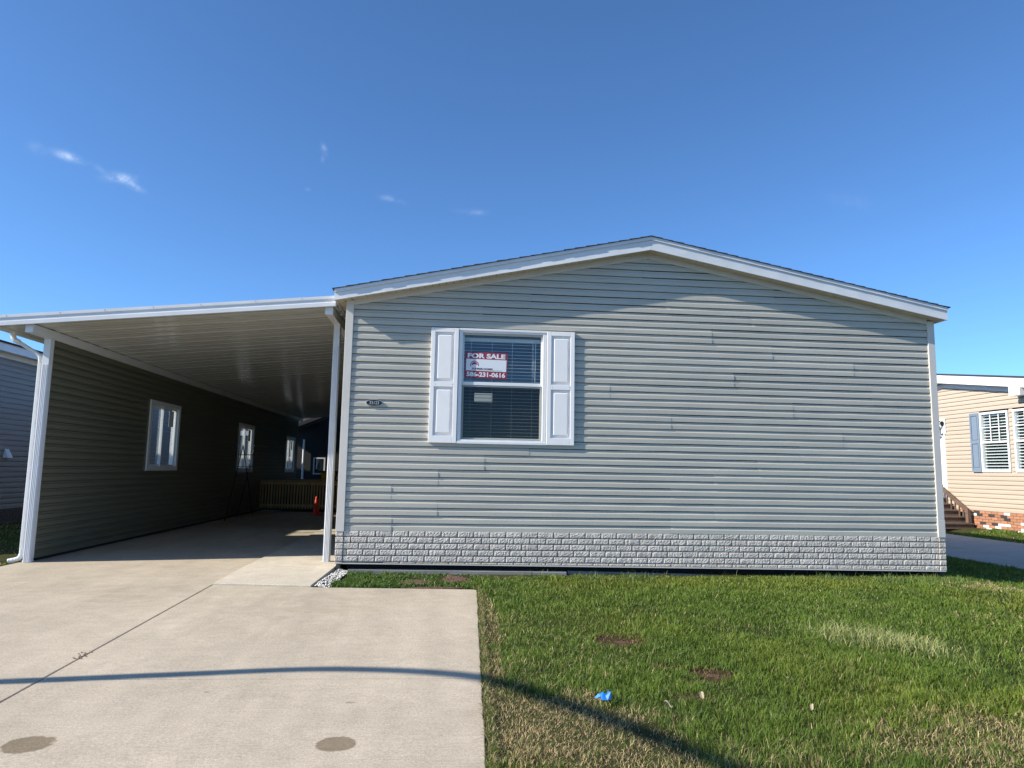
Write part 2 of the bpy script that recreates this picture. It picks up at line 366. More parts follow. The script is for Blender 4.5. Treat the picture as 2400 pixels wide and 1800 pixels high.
# ------------------------------------------------------------------ ground
def sm(a, b, x):
    t = np.clip((x - a) / (b - a), 0, 1); return t * t * (3 - 2 * t)
def zl(x, y):
    x = np.asarray(x, float); y = np.asarray(y, float)
    z = -.55 + .02 * np.minimum(y, 0) + .036 * sm(-.15, -1.3, y) + .03 * (x < -4.3)
    z = z - .15 * sm(8.0, 9.8, x) + .08 * sm(11, 14.4, x) + .13 * sm(14.4, 15.6, x)
    return z
def zd(y): return -.495 + .02 * min(y, 0)
def vnoise(x, y, s, seed):
    g = np.random.default_rng(seed).random((64, 64)); x = np.asarray(x) * s + 200.3; y = np.asarray(y) * s + 200.7
    xi = np.floor(x).astype(int); yi = np.floor(y).astype(int); fx = x - xi; fy = y - yi; fx = fx * fx * (3 - 2 * fx); fy = fy * fy * (3 - 2 * fy)
    a = g[xi % 64, yi % 64]; b = g[(xi + 1) % 64, yi % 64]; c = g[xi % 64, (yi + 1) % 64]; d = g[(xi + 1) % 64, (yi + 1) % 64]
    return (a * (1 - fx) + b * fx) * (1 - fy) + (c * (1 - fx) + d * fx) * fy
def ground_mat():
    m = bpy.data.materials.new('lawn_soil'); m.use_nodes = True; t = m.node_tree; b = t.nodes['Principled BSDF']; b.inputs['Roughness'].default_value = .95; b.inputs['Specular IOR Level'].default_value = .1
    tc = t.nodes.new('ShaderNodeTexCoord'); n = t.nodes.new('ShaderNodeTexNoise'); n.inputs['Scale'].default_value = 14; n.inputs['Detail'].default_value = 8; n.inputs['Roughness'].default_value = .75
    t.links.new(tc.outputs['Object'], n.inputs[0]); r = t.nodes.new('ShaderNodeValToRGB'); e = r.color_ramp.elements
    e[0].position = .35; e[0].color = (.045, .035, .018, 1); e[1].position = .66; e[1].color = (.075, .085, .028, 1); x = e.new(.5); x.color = (.055, .06, .02, 1)
    t.links.new(n.outputs[0], r.inputs[0]); t.links.new(r.outputs[0], b.inputs['Base Color'])
    bp = t.nodes.new('ShaderNodeBump'); bp.inputs['Strength'].default_value = .8; bp.inputs['Distance'].default_value = .03; t.links.new(n.outputs[0], bp.inputs['Height']); t.links.new(bp.outputs[0], b.inputs['Normal'])
    return m
M_GROUND = ground_mat()
gx = np.concatenate([[-600, -200, -80, -30, -15], np.arange(-10, 18.1, .2), [22, 35, 80, 200, 600]]); gy = np.concatenate([[-600, -200, -80, -30], np.arange(-14, 12.1, .25), [16, 22, 30, 60, 150, 600]])
XX, YY = np.meshgrid(gx, gy, indexing='ij'); ZZ = zl(XX, YY) + (vnoise(XX, YY, 2.2, 5) - .5) * .018 * ((abs(XX) < 19) & (abs(YY) < 15))
# keep the soil below the paving
inside = (XX > -4.3) & (XX < 1.45) & (YY < -1.45); ZZ = np.where(inside | ((XX > -4.3) & (XX < .2) & (YY > -1.4)), np.minimum(ZZ, -.62 + .02 * np.minimum(YY, 0)), ZZ)
ZZ = np.where((XX > 11.0) & (XX < 14.5) & (abs(YY) < 16), ZZ - .06, ZZ); ZZ = np.where(YY < -11, np.minimum(ZZ, -.80), ZZ)
nx_, ny_ = XX.shape; mb = MB(); mb.v = [tuple(p) for p in np.stack([XX, YY, ZZ], -1).reshape(-1, 3).tolist()]
mb.f = [(i * ny_ + j, (i + 1) * ny_ + j, (i + 1) * ny_ + j + 1, i * ny_ + j + 1) for i in range(nx_ - 1) for j in range(ny_ - 1)]
tag(obj('ground', mb, M_GROUND, smooth=True), 'soil and turf of the front yard', None, kind='structure')

# ---- driveway slabs
drive = bpy.data.objects.new('driveway', None); drive.location = (-1, -4, -.6); COL.objects.link(drive); tag(drive, 'pale concrete driveway with saw-cut joints', None, kind='structure')
def slab(poly, zf, m, parent, name='slab', th=.10, lift=0.0):
    n = len(poly); top = [(x, y, zf(y) + lift) for x, y in poly]; bot = [(x, y, zf(y) + lift - th) for x, y in poly]
    mb = MB().add(top + bot, [tuple(range(n)), tuple(range(2 * n - 1, n - 1, -1))] + [(i, n + i, n + (i + 1) % n, (i + 1) % n) for i in range(n)])
    return obj(name, mb, m, parent, bevel=.006, bseg=2)
G = .006
def redge(y): return 1.778 + (1.634 - 1.778) * (y + 1.377) / (-5.958 + 1.377)
jx = -1.178
ej = lambda ya, yb: [(redge(y) + random.uniform(-.006, .004), y) for y in np.arange(ya, yb, .13)]
slab([(jx + G, -4.52 + G), (redge(-4.58), -4.57 + G)] + ej(-4.45, -1.45) + [(1.775, -1.40), (1.74, -1.365), (-.07, -1.262), (jx + G, -1.145)], zd, M_CONC, drive)
slab([(jx + G, -8.6), (redge(-8.6), -8.6)] + ej(-8.5, -4.62) + [(redge(-4.6), -4.57 - G), (jx + G, -4.52 - G)], zd, M_CONC, drive)
slab([(jx + G, -11.4), (redge(-8.62), -11.4), (redge(-8.62), -8.6 - 2 * G), (jx + G, -8.6 - 2 * G)], zd, M_CONC, drive)
slab([(-4.14, -4.47 + G), (jx - G, -4.52 + G), (jx - G, -1.14), (-4.14, -1.03)], zd, M_CONC, drive)
slab([(-4.14, -1.027), (jx - G, -1.137), (jx - G, 0), (-4.14, 0)], zd, M_CONC, drive)
slab([(-4.14, -11.4), (jx - G, -11.4), (jx - G, -4.52 - G), (-4.14, -4.47 - G)], zd, M_CONC, drive)
slab([(-4.14, 0), (jx - G, 0), (jx - G, 6.1), (-4.14, 6.1)], zd, M_CONC, drive)
slab([(-4.14, 6.112), (jx - G, 6.112), (jx - G, 11.95), (-4.14, 11.95)], zd, M_CONC, drive)
walk = bpy.data.objects.new('walkway', None); walk.location = (-.6, 0, -.5); COL.objects.link(walk); tag(walk, 'lighter concrete walk slab beside the house', None, kind='structure')
slab([(jx + G, -1.125), (-.075, -1.245), (-.02, 0), (jx + G, 0)], zd, M_WALK, walk, lift=.018)
slab([(jx + G, 0), (-.02, 0), (-.02, 5.9), (jx + G, 5.9)], zd, M_WALK, walk, lift=.018)
slab([(jx + G, 5.915), (-.02, 5.915), (-.02, 11.95), (jx + G, 11.95)], zd, M_WALK, walk, lift=.018)
# neighbour's drive on the right, street behind the camera
nd = bpy.data.objects.new('neighbour_driveway', None); nd.location = (12.7, 4, -.68); COL.objects.link(nd); tag(nd, 'concrete drive between the grey and beige houses', None, kind='structure')
for ya, yb in ((-11.4, -4), (-3.988, 2.6), (2.612, 8.4), (8.412, 14)):
    mb = MB(); xs = [11.15, 12.2, 13.3, 14.32]
    for i in range(3):
        a, b = xs[i], xs[i + 1]
        pt = [(a, ya, float(zl(a, 1)) + .012), (b, ya, float(zl(b, 1)) + .012), (b, yb, float(zl(b, 1)) + .012), (a, yb, float(zl(a, 1)) + .012)]
        mb.add(pt, [(0, 1, 2, 3)])
    mb.add([(11.15, ya, -.9), (11.15, yb, -.9), (11.15, yb, float(zl(11.15, 1)) + .012), (11.15, ya, float(zl(11.15, 1)) + .012)], [(0, 1, 2, 3)])
    obj('slab', mb, M_NCONC, nd)
tag(obj('street', MB().box(-120, 120, -20, -11.5, -.95, -.73), M_ASPH), 'asphalt street behind the viewer', None, kind='structure')

# ================================================================== THE GREY HOUSE
HW = 8.38; HL = 17.0; C4 = .1016
APX = (4.14, 4.08); EL = (-.146, 3.158); ER = (8.47, 3.239); OH = .215     # rake outline at y = -OH (top of fascia)
house = thing('house', (4.19, 8, -.55), 'grey vinyl-sided single-storey house with low gable and stone-look skirting', 'house')
def sid_top(x):   # upper edge of the siding under the frieze
    return 3.0 + (x - .10) / (4.153 - .10) * .827 if x < 4.153 else 3.827 - (x - 4.153) / (8.30 - 4.153) * .803
def lim_front(z):
    l = .088 if z <= 3.0 else .10 + (z - 3.0) / .827 * 4.053
    r = 8.292 if z <= 3.024 else 4.153 + (3.827 - z) / .803 * 4.147
    return (l, r)
WX0, WX1, WZ0, WZ1 = 1.519, 2.719, 1.165, 2.722
OPN = (WX0 + .035, WX1 - .035, 1.22, 2.64)
# backing sheet with the window opening
mb = MB(); y0, y1 = .018, .10
mb.box(0, OPN[0], y0, y1, -.02, 3.0); mb.box(OPN[1], HW, y0, y1, -.02, 3.0); mb.box(OPN[0], OPN[1], y0, y1, -.02, OPN[2]); mb.box(OPN[0], OPN[1], y0, y1, OPN[3], 3.0)
mb.prism([(0, y0, 3.0), (HW, y0, 3.0), (HW, y0, 3.12), (4.16, y0, 3.92), (0, y0, 3.08)], (0, .08, 0))
front = obj('front_wall', mb, M_BACK, house)
SEAM = {0: (.7, 4.47), 1: (1.29, 5.09), 2: (.68, 4.48), 3: (1.29, 5.09), 4: (1.9, 5.72), 5: (2.5, 6.34), 6: (6.95,), 7: (4.47,), 8: (6.23,), 9: (3.61, 7.44), 10: (5.38,), 11: (7.15,), 12: (5.95,), 13: (5.07,), 14: (1.83, 5.68), 15: (2.5, 4.44), 16: (1.2, 6.0), 17: (4.07,), 18: ()}
siding(front, lambda u, z, d: (u, -d, z), C4, 38, 0.0, lim_front, [(OPN[0], OPN[1], OPN[2] - .001, OPN[3] + .001)], lambda k: SEAM.get(k, ()), M_SIDING, seg=.42, amp=.0021)
# other walls
mb = MB(); mb.box(0, .10, .101, HL, -.02, 3.05); obj('side_wall', mb, M_SIDING_SHADE, house)
sw = obj('side_wall', MB().box(HW - .10, HW, .101, HL, -.02, 3.05), M_SIDING, house)
obj('rear_wall', MB().box(.101, HW - .101, HL - .1, HL, -.02, 3.05), M_SIDING, house)
obj('floor', MB().box(.101, HW - .101, .11, HL - .11, .10, .20), M_ROOM, house)
pw = MB(); pw.box(.101, 1.25, 4.2, 4.3, .2, 3.0); pw.box(2.25, 5.2, 4.2, 4.3, .2, 3.0); pw.box(1.25, 2.25, 4.2, 4.3, 2.45, 3.0); obj('partition_wall', pw, M_ROOM, house)
obj('partition_wall', MB().box(5.1, 5.2, .105, 4.19, .2, 3.0), M_ROOM, house)
# added glowing card behind the blind, imitating a bright reflection in the lower pane
a = on(1112, 921, 1, 7.0); b = on(1165, 943, 1, 7.0); c_ = on(1158, 952, 1, 7.0)
refl_card = obj('reflection_card', MB().box(a[0], b[0], 7.0, 7.02, b[2], a[2]).box(c_[0] - .02, b[0], 7.0, 7.02, c_[2] - .03, b[2] - .001), M_REFL, house)
obj('ceiling', MB().box(.101, HW - .101, .11, HL - .11, 2.9, 2.99), M_ROOM, house)
# corner trim
for xa, xb, zt in ((-.012, .09, 3.06), (8.29, 8.392, 3.075)):
    lo = -.012
    t_ = obj('corner_trim', MB().box(xa, xb, -.031, .10, .23, zt), M_TRIM, house, bevel=.004)
    obj('corner_trim', MB().box(xa - .003, xb + .003, -.034, .10, lo, .2295), M_TRIM, house, bevel=.004)
# frieze boards following the rake
def rake_strip(xa, za, xb, zb, h, yf, yb):
    return MB().hexa([(xa, yf, za), (xb, yf, zb), (xb, yb, zb), (xa, yb, za), (xa, yf, za + h), (xb, yf, zb + h), (xb, yb, zb + h), (xa, yb, za + h)])
obj('frieze_board', rake_strip(.09, 2.998, 4.152, 3.826, .085, -.022, .003), M_TRIM, house, bevel=.003)
obj('frieze_board', rake_strip(4.154, 3.826, 8.29, 3.026, .085, -.022, .003), M_TRIM, house, bevel=.003)
# rake fascia: lower aluminium wrap and a drip board above it, in slightly wavy segments
def fascia(A, B, hA, hB, y0f, thick, wav, n=22, topz=0.0):
    mb = MB(); rows = []
    for i in range(n + 1):
        f = i / n; x = A[0] + (B[0] - A[0]) * f; z = A[1] + (B[1] - A[1]) * f + topz; h = hA + (hB - hA) * f
        w = random.uniform(-wav, wav); w2 = random.uniform(-wav, wav)
        rows.append([(x, y0f + w, z), (x, y0f + w2, z - h * .5), (x, y0f + w2 * .3 - wav, z - h), (x, y0f + thick, z - h), (x, y0f + thick, z)])
    vs = [p for r in rows for p in r]; fs = []
    for i in range(n):
        for k in range(5): fs.append((i * 5 + k, i * 5 + (k + 1) % 5, (i + 1) * 5 + (k + 1) % 5, (i + 1) * 5 + k))
    fs += [(4, 3, 2, 1, 0), tuple(n * 5 + k for k in range(5))]
    return mb.add(vs, fs)
T1 = .048
for A, B, hA, hB in ((EL, APX, .148, .185), (APX, ER, .185, .182)):
    A2 = (A[0] + (.0 if A is EL else .001), A[1]); B2 = (B[0] - (.001 if B is APX else 0), B[1])
    fo = obj('rake_fascia', fascia(A2, B2, hA - T1, hB - T1, -OH, .022, .0022, 26, -T1), M_FASC, house)
    obj('drip_board', fascia(A2, B2, T1 - .001, T1 - .001, -OH - .016, .038, .0006, 16), M_FASC, fo)
# side fascia + soffits
obj('eave_fascia', MB().box(-.148, -.126, -OH + .023, HL + .15, 3.012, 3.155), M_FASC, house)
obj('eave_fascia', MB().box(8.448, 8.472, -OH + .023, HL + .15, 3.06, 3.236), M_FASC, house)
for A, B in (((-.125, 3.028), (4.139, 3.905)), ((4.141, 3.905), (8.447, 3.068))):
    mb = MB(); n = 44      # ribbed soffit panels under the rake
    for i in range(n):
        xa = A[0] + (B[0] - A[0]) * i / n; xb = A[0] + (B[0] - A[0]) * (i + .93) / n; za = A[1] + (B[1] - A[1]) * i / n; zb = A[1] + (B[1] - A[1]) * (i + .93) / n
        mb.hexa([(xa, -OH + .023, za), (xb, -OH + .023, zb), (xb, .003, zb), (xa, .003, za), (xa, -OH + .023, za + .012), (xb, -OH + .023, zb + .012), (xb, .003, zb + .012), (xa, .003, za + .012)])
    obj('soffit', mb, M_SOFF, house)
for xa, xb, z in ((-.125, -.002, 3.03), (8.384, 8.447, 3.07)):
    mb = MB()
    for i in range(60): mb.box(xa, xb, .004 + i * .28, .004 + i * .28 + .265, z, z + .012)
    obj('soffit', mb, M_SOFF, house)
# roof deck and shingle courses
def roof_side(E_, A_, nm):
    d = np.array([A_[0] - E_[0], A_[1] - E_[1]]); L = np.linalg.norm(d); d /= L; nn = np.array([-d[1], d[0]]) if d[0] > 0 else np.array([d[1], -d[0]])
    e = np.array(E_); a = np.array(A_)
    p = [(e[0], -OH, e[1]), (a[0], -OH, a[1]), (a[0], -OH, a[1] - .03), (e[0], -OH, e[1] - .03)]
    mb = MB().prism([(q[0], -OH + .024, q[2] - .003) for q in p], (0, HL + OH + .12, 0)); rf = obj('roof', mb, M_SHING, house)
    n = 28; ex = L / n
    for i in range(n):
        s0 = e + d * (i * ex - (.03 if i == 0 else 0)); s1 = e + d * ((i + 1) * ex + .02)
        if i == n - 1: s1 = a
        t0 = .013 + random.uniform(-.002, .003); yo = -OH - .03 - random.uniform(0, .008)
        q = [s0 + nn * .001, s1 + nn * .001, s1 + nn * .004, s0 + nn * t0]
        obj('shingle_course', MB().prism([(k[0], yo, k[1]) for k in q], (0, HL + OH + .2, 0)), M_SHING, rf)
roof_side(EL, APX, 1); roof_side(ER, APX, -1)
obj('ridge_cap', MB().prism([(APX[0] - .14, -OH - .033, APX[1] - .022), (APX[0], -OH - .033, APX[1] + .012), (APX[0] + .14, -OH - .033, APX[1] - .020), (APX[0], -OH - .033, APX[1] + .002)], (0, HL + OH + .2, 0)), M_SHING, house)

# ---- window with frame, two sashes, screen
win = obj('window', MB().box(WX0, WX0 + .05, -.036, .09, WZ0 + .05, WZ1 - .05).box(WX1 - .05, WX1, -.036, .09, WZ0 + .05, WZ1 - .05).box(WX0, WX1, -.036, .09, WZ1 - .05, WZ1).box(WX0, WX1, -.036, .09, WZ0, WZ0 + .05), M_WHITE, house, bevel=.004)
obj('sill_flange', MB().box(WX0 - .004, WX1 + .004, -.047, -.0365, WZ0 - .006, WZ0 + .028), M_WHITE, win, bevel=.003)
obj('head_flange', MB().box(WX0 - .004, WX1 + .004, -.044, -.0365, WZ1 - .026, WZ1 + .006), M_WHITE, win, bevel=.003)
MZ = 1.955
def sash(xa, xb, za, zb, ya, yb, w, m, parent, name, wb=None):
    wb = wb or w
    return obj(name, MB().box(xa, xa + w, ya, yb, za, zb).box(xb - w, xb, ya, yb, za, zb).box(xa + w, xb - w, ya, yb, zb - w, zb).box(xa + w, xb - w, ya, yb, za, za + wb), m, parent, bevel=.003)
us = sash(WX0 + .051, WX1 - .051, MZ, WZ1 - .051, .0, .03, .022, M_WHITE, win, 'upper_sash', .045)
obj('pane', MB().box(WX0 + .075, WX1 - .075, .012, .016, MZ + .046, WZ1 - .074), M_GLASS, win)
ls = sash(WX0 + .051, WX1 - .051, WZ0 + .051, MZ + .03, .034, .064, .03, M_WHITE, win, 'lower_sash')
obj('pane', MB().box(WX0 + .083, WX1 - .083, .046, .050, WZ0 + .083, MZ - .003), M_GLASS, win)
sc = sash(WX0 + .056, WX1 - .056, WZ0 + .056, MZ - .002, .006, .018, .02, M_SCREEN_F, win, 'screen_frame')
obj('insect_screen', MB().add([(WX0 + .077, .012, WZ0 + .077), (WX1 - .077, .012, WZ0 + .077), (WX1 - .077, .012, MZ - .023), (WX0 + .077, .012, MZ - .023)], [(0, 1, 2, 3)]), M_SCREEN, win)
# ---- raised-panel shutters
for xa, xb in ((1.140, 1.513), (2.726, 3.108)):
    za, zb = 1.163, 2.722; w = .058; ym = -.020; yf = -.050
    sh = obj('shutter', MB().box(xa, xb, ym, -.012, za, zb), M_SHUT, house)
    rails = ((za, za + .095), (1.915, 1.985), (zb - .06, zb))
    for p, q in rails: obj('rail', MB().box(xa + w, xb - w, yf, ym - .0005, p, q), M_SHUT, sh, bevel=.004)
    for p, q in ((xa, xa + w), (xb - w, xb)): obj('stile', MB().box(p, q, yf, ym - .0005, za, zb), M_SHUT, sh, bevel=.004)
    for p, q in ((rails[0][1], rails[1][0]), (rails[1][1], rails[2][0])):
        a0, a1, c0, c1 = xa + w + .026, xb - w - .026, p + .028, q - .028; s_ = .018
        mb = MB().add([(a0, ym - .0005, c0), (a1, ym - .0005, c0), (a1, ym - .0005, c1), (a0, ym - .0005, c1), (a0 + s_, yf + .004, c0 + s_), (a1 - s_, yf + .004, c0 + s_), (a1 - s_, yf + .004, c1 - s_), (a0 + s_, yf + .004, c1 - s_)], [(4, 5, 6, 7), (0, 1, 5, 4), (1, 2, 6, 5), (2, 3, 7, 6), (3, 0, 4, 7)])
        obj('raised_panel', mb, M_SHUT, sh)
    for sx in (xa + w + .012, xb - w - .012): obj('screw', MB().tube([(sx, yf - .002, 1.95), (sx, yf, 1.95)], .005, 8), M_SCREEN_F, sh)

# ---- stone-look skirting: separate bricks on a dark backing sheet
def skz(x): return -.410 - .055 * x / HW
mb = MB().hexa([(.0, -.006, skz(0)), (HW, -.006, skz(HW)), (HW, .05, skz(HW)), (0, .05, skz(0)), (0, -.006, -.001), (HW, -.006, -.001), (HW, .05, -.001), (0, .05, -.001)])
skirt = obj('skirting', mb, M_MORTAR, house)
def brick_mesh(w, h, seed, dep=.0108):
    r = random.Random(seed); nu, nv = 14, 5; vs = []; fs = []
    for j in range(nv + 1):
        for i in range(nu + 1):
            ed = i in (0, nu) or j in (0, nv)
            y = -dep * .62 if ed else -dep * (1 + r.uniform(-.28, .25))
            vs.append((w * (i / nu) + (0 if ed else r.uniform(-.3, .3) * w / nu), y, h * (j / nv) + (0 if ed else r.uniform(-.25, .25) * h / nv)))
    W_ = nu + 1
    fs = [(j * W_ + i, j * W_ + i + 1, (j + 1) * W_ + i + 1, (j + 1) * W_ + i) for j in range(nv) for i in range(nu)]
    n = len(vs); vs += [(0, 0, 0), (w, 0, 0), (w, 0, h), (0, 0, h)]
    fs += [tuple([n + 1, n] + list(range(0, nu + 1))), tuple([n + 3, n + 2] + [nv * W_ + i for i in range(nu, -1, -1)]), tuple([n, n + 3] + [j * W_ for j in range(nv, -1, -1)]), tuple([n + 2, n + 1] + [j * W_ + nu for j in range(nv + 1)])]
    me = MB().add(vs, fs).mesh('brick'); me.materials.append(M_STONE); return me
RH, BW, GP = .0805, .2135, .0095
variants = [brick_mesh(BW - GP, RH - GP, s) for s in range(10)]
def put(me, loc, parent, name='brick', sx=1.0, sz=1.0):
    o = bpy.data.objects.new(name, me); COL.objects.link(o); o.parent = parent; o.location = loc; o.scale = (sx, 1, sz); return o
for row in range(6):
    ztop = -row * RH - .001; x = .088 - (.115 if row % 2 == 1 else .01) - (.05 if row == 3 else 0)
    while x < 8.29:
        xa = max(x, .09); xb = min(x + BW - GP, 8.29)
        if xb - xa > .02:
            zb = max(ztop - RH + GP, skz((xa + xb) / 2) + .004)
            if ztop - zb > .006: put(random.choice(variants), (xa, -.0062, zb), skirt, sx=(xb - xa) / (BW - GP), sz=(ztop - zb) / (RH - GP))
        x += BW
    for xa in (-.012, 8.296):
        zb = max(ztop - RH + GP, skz(xa) - .008)
        if ztop - zb > .012: put(random.choice(variants), (xa, -.014, zb), skirt, name='corner_stone', sx=.096 / (BW - GP), sz=(ztop - zb) / (RH - GP))
obj('starter_strip', MB().hexa([(-.005, -.024, skz(0) - .014), (HW, -.024, skz(HW) - .014), (HW, .05, skz(HW) - .014), (-.005, .05, skz(0) - .014), (-.005, -.024, skz(0) - .0005), (HW, -.024, skz(HW) - .0005), (HW, .05, skz(HW) - .0005), (-.005, .05, skz(0) - .0005)]), M_TRIM, house)
obj('foundation', MB().box(.12, HW - .12, .16, HL - .2, -.75, -.03), M_DARK, house)
obj('side_skirting', MB().box(.0, .05, .051, HL, -.70, -.021), M_MORTAR, house); obj('side_skirting', MB().box(HW - .05, HW, .051, HL, -.75, -.021), M_MORTAR, house)

# ---- blind behind the glass
bl = thing('window_blind', (2.12, .11, WZ0 + .06), 'white horizontal slatted blind hanging behind the house front window', 'blind')
BX0, BX1 = WX0 + .062, WX1 - .062
obj('headrail', MB().box(BX0, BX1, .095, .15, 2.575, 2.625), M_CORD, bl)
sm_ = MB().add([(BX0, .102, -.003), (BX1, .102, -.003), (BX1, .122, .002), (BX0, .122, .002), (BX1, .142, -.001), (BX0, .142, -.001), (BX0, .102, -.0055), (BX1, .102, -.0055), (BX1, .142, -.0035), (BX0, .142, -.0035)], [(0, 1, 2, 3), (3, 2, 4, 5), (6, 9, 8, 7), (0, 6, 7, 1)]).mesh('slat'); sm_.materials.append(M_CORD)
z = 2.545
while z > 1.245:
    o = bpy.data.objects.new('slat', sm_); link(o, bl); o.location = (0, 0, z); o.rotation_euler = (math.radians(random.uniform(-1, 1)) * .2, 0, random.uniform(-.0012, .0012)); z -= .0468
obj('bottom_rail', MB().box(BX0, BX1, .103, .141, 1.222, 1.237), M_CORD, bl)
for f in (.10, .37, .63, .89): 
    x = BX0 + (BX1 - BX0) * f; obj('ladder_cord', MB().box(x - .0022, x + .0022, .0985, .1005, 1.237, 2.575), M_CORD, bl)
obj('tilt_wand', MB().tube([(BX1 - .075, .092, 2.57), (BX1 - .08, .092, 2.02)], .004, 8), M_CORD, bl)
obj('pull_cord', MB().tube([(BX1 - .105, .094, 2.57), (BX1 - .105, .094, 2.08)], .0022, 6), M_CORD, bl)

# ---- FOR SALE sign inside the upper pane
sa = on(1089, 825, 1, .02); sb_ = on(1186, 884, 1, .02)
sx0, sx1, sz1 = sa[0] + .012, sb_[0] + .012, sa[2]; sz0 = sz1 - .355; scx = (sx0 + sx1) / 2; sw_ = sx1 - sx0; tl = .018
sign = thing('for_sale_sign', (scx, .03, sz0), 'red and white FOR SALE sign on the upper pane of the front window', 'sign')
Rm = Matrix.Translation((scx, 0, (sz0 + sz1) / 2)) @ Matrix.Rotation(tl, 4, 'Y') @ Matrix.Translation((-scx, 0, -(sz0 + sz1) / 2))
def splate(name, x0, x1, z0, z1, y, m, th=.0015):
    mb = MB().box(x0, x1, y, y + th, z0, z1); me = mb.mesh(name); me.transform(Rm); return obj(name, me, m, sign)
splate('board', sx0, sx1, sz0, sz1, .0085, M_RED, .003)
splate('white_panel', sx0 + .012, sx1 - .012, sz0 + .098, sz1 - .096, .0070, M_SIGNW)
def stext(body, x, z, h, width, m, bold=0.0, y=.0285):
    me = text_mesh(body, h * 1.38, .0004, bold); 
    xs = [v.co.x for v in me.vertices]; ys = [v.co.y for v in me.vertices]; k = width / (max(xs) - min(xs)); kk = h / (max(ys) - min(ys)); cx = (max(xs) + min(xs)) / 2; cy = (max(ys) + min(ys)) / 2
    for v in me.vertices: v.co.x = (v.co.x - cx) * k; v.co.y = (v.co.y - cy) * kk
    me.transform(Rm @ Matrix.Translation((x, y, z)) @ Matrix.Rotation(math.pi / 2, 4, 'X')); me.materials.clear(); me.materials.append(m)
    return obj('lettering', me, m, sign)
stext('FOR SALE', scx, sz1 - .050, .068, sw_ * .90, M_SIGNW, .0042, .0068)
stext('586-231-0616', scx, sz0 + .050, .066, sw_ * .92, M_SIGNW, .0036, .0068)
stext('SUNRISE HOMES', scx - sw_ * .09, sz0 + .128, .022, sw_ * .49, M_INK, .0010, .0060)
splate('rule_line', sx0 + .085, sx1 - .065, sz0 + .110, sz0 + .1125, .0064, M_INK, .0004)
# emblem: red rising sun disc with an arc, above a white gable
ex, ez, er = sx0 + sw_ * .22, sz0 + .176, .056
def arc(r0, r1, a0, a1, n=26):
    p = [(ex + r1 * math.cos(a), .0063, ez + r1 * math.sin(a)) for a in np.linspace(a0, a1, n)] + [(ex + r0 * math.cos(a), .0063, ez + r0 * math.sin(a)) for a in np.linspace(a1, a0, n)]
    mb = MB(); n2 = n; mb.v = p; mb.f = [(i, i + 1, 2 * n2 - 2 - i, 2 * n2 - 1 - i) for i in range(n2 - 1)]; return mb
me = arc(.047, .058, math.radians(-12), math.radians(205)).mesh('emblem_arc'); me.transform(Rm); obj('emblem_arc', me, M_RED, sign)
dp = [(ex + .039 * math.cos(a), .0063, ez + .039 * math.sin(a)) for a in np.linspace(math.radians(5), math.radians(175), 24)] + [(ex - .036, .0063, ez - .006), (ex + .004, .0063, ez + .014), (ex + .036, .0063, ez + .002)]
mb = MB(); mb.v = dp; mb.f = [tuple(range(len(dp)))]; me = mb.mesh('emblem_disc'); me.transform(Rm); obj('emblem_disc', me, M_RED, sign)

# ---- oval house number plaque
pc = on(877, 944, 1, -.03)
plq = thing('house_number_plaque', (pc[0], -.02, pc[2] - .045), 'small black oval plaque with raised silver digits 33123', 'plaque')
def oval(rx, rz, y0, y1, n=40): return MB().prism([(pc[0] + rx * math.cos(t), y0, pc[2] + rz * math.sin(t)) for t in np.linspace(0, 2 * math.pi, n, endpoint=False)], (0, y1 - y0, 0))
obj('rim', oval(.111, .0455, -.030, -.013), M_SILVER, plq, bevel=.002); obj('plate', oval(.105, .040, -.0335, -.0302), M_BLACK, plq)
place_text('digits', text_mesh('33123', .060, .0015, .0003), M_SILVER, plq, (pc[0], -.0352, pc[2]), width=.125)

# ---- timber lying along the base, gravel strip, vents
pl_ = obj('timber_board', MB().hexa([(.16, -.03, -.553), (3.02, -.055, -.565), (3.03, .10, -.565), (.17, .12, -.553), (.16, -.03, -.495), (3.02, -.055, -.512), (3.03, .10, -.512), (.17, .12, -.495)]), M_PLANK, bevel=.004)
tag(pl_, 'long weathered grey board lying under the left half of the skirting', 'board')
p2 = obj('timber_board', MB().hexa([(3.05, .02, -.566), (5.2, .03, -.575), (5.2, .08, -.575), (3.05, .07, -.566), (3.05, .02, -.505), (5.2, .03, -.545), (5.2, .08, -.545), (3.05, .07, -.505)]), M_PLANK)
tag(p2, 'shadowed board end continuing under the middle of the skirting', 'board')
mb = MB(); rr = random.Random(3)
for i in range(430):
    f = rr.random(); y = -1.22 + f * 1.36; x = -.045 + f * .09 + rr.uniform(-.005, .17) * (1 - .25 * f); s_ = rr.uniform(.008, .019); zc = zd(y) + .006 - max(0, x + .03) * .22
    pts = [(x + s_ * a * rr.uniform(.7, 1.2), y + s_ * b * rr.uniform(.7, 1.2), zc + s_ * .62 * c * rr.uniform(.7, 1.2)) for a, b, c in ((1, 0, 0), (.2, .9, .1), (-.9, .3, 0), (-.3, -.95, 0), (.4, -.5, .8), (-.4, .4, .85), (.3, .3, -1))]
    mb.add(pts, [(0, 1, 5, 4), (1, 2, 5), (2, 3, 4, 5), (3, 0, 4), (1, 0, 6), (2, 1, 6), (3, 2, 6), (0, 3, 6)])
tag(obj('gravel', mb, M_GRAVEL), 'white stone chips along the edge of the walk slab', 'gravel', kind='stuff')

# ================================================================== CARPORT
cp = thing('carport', (-2.2, 6, -.495), 'white metal carport with ribbed ceiling, slim posts and grey-sided wall', 'carport')
CY0, CY1 = -.05, 17.6
def czu(x): return 2.590 + (x + 4.12) * .1005        # underside of roof pans
XL, XR = -4.42, -.152
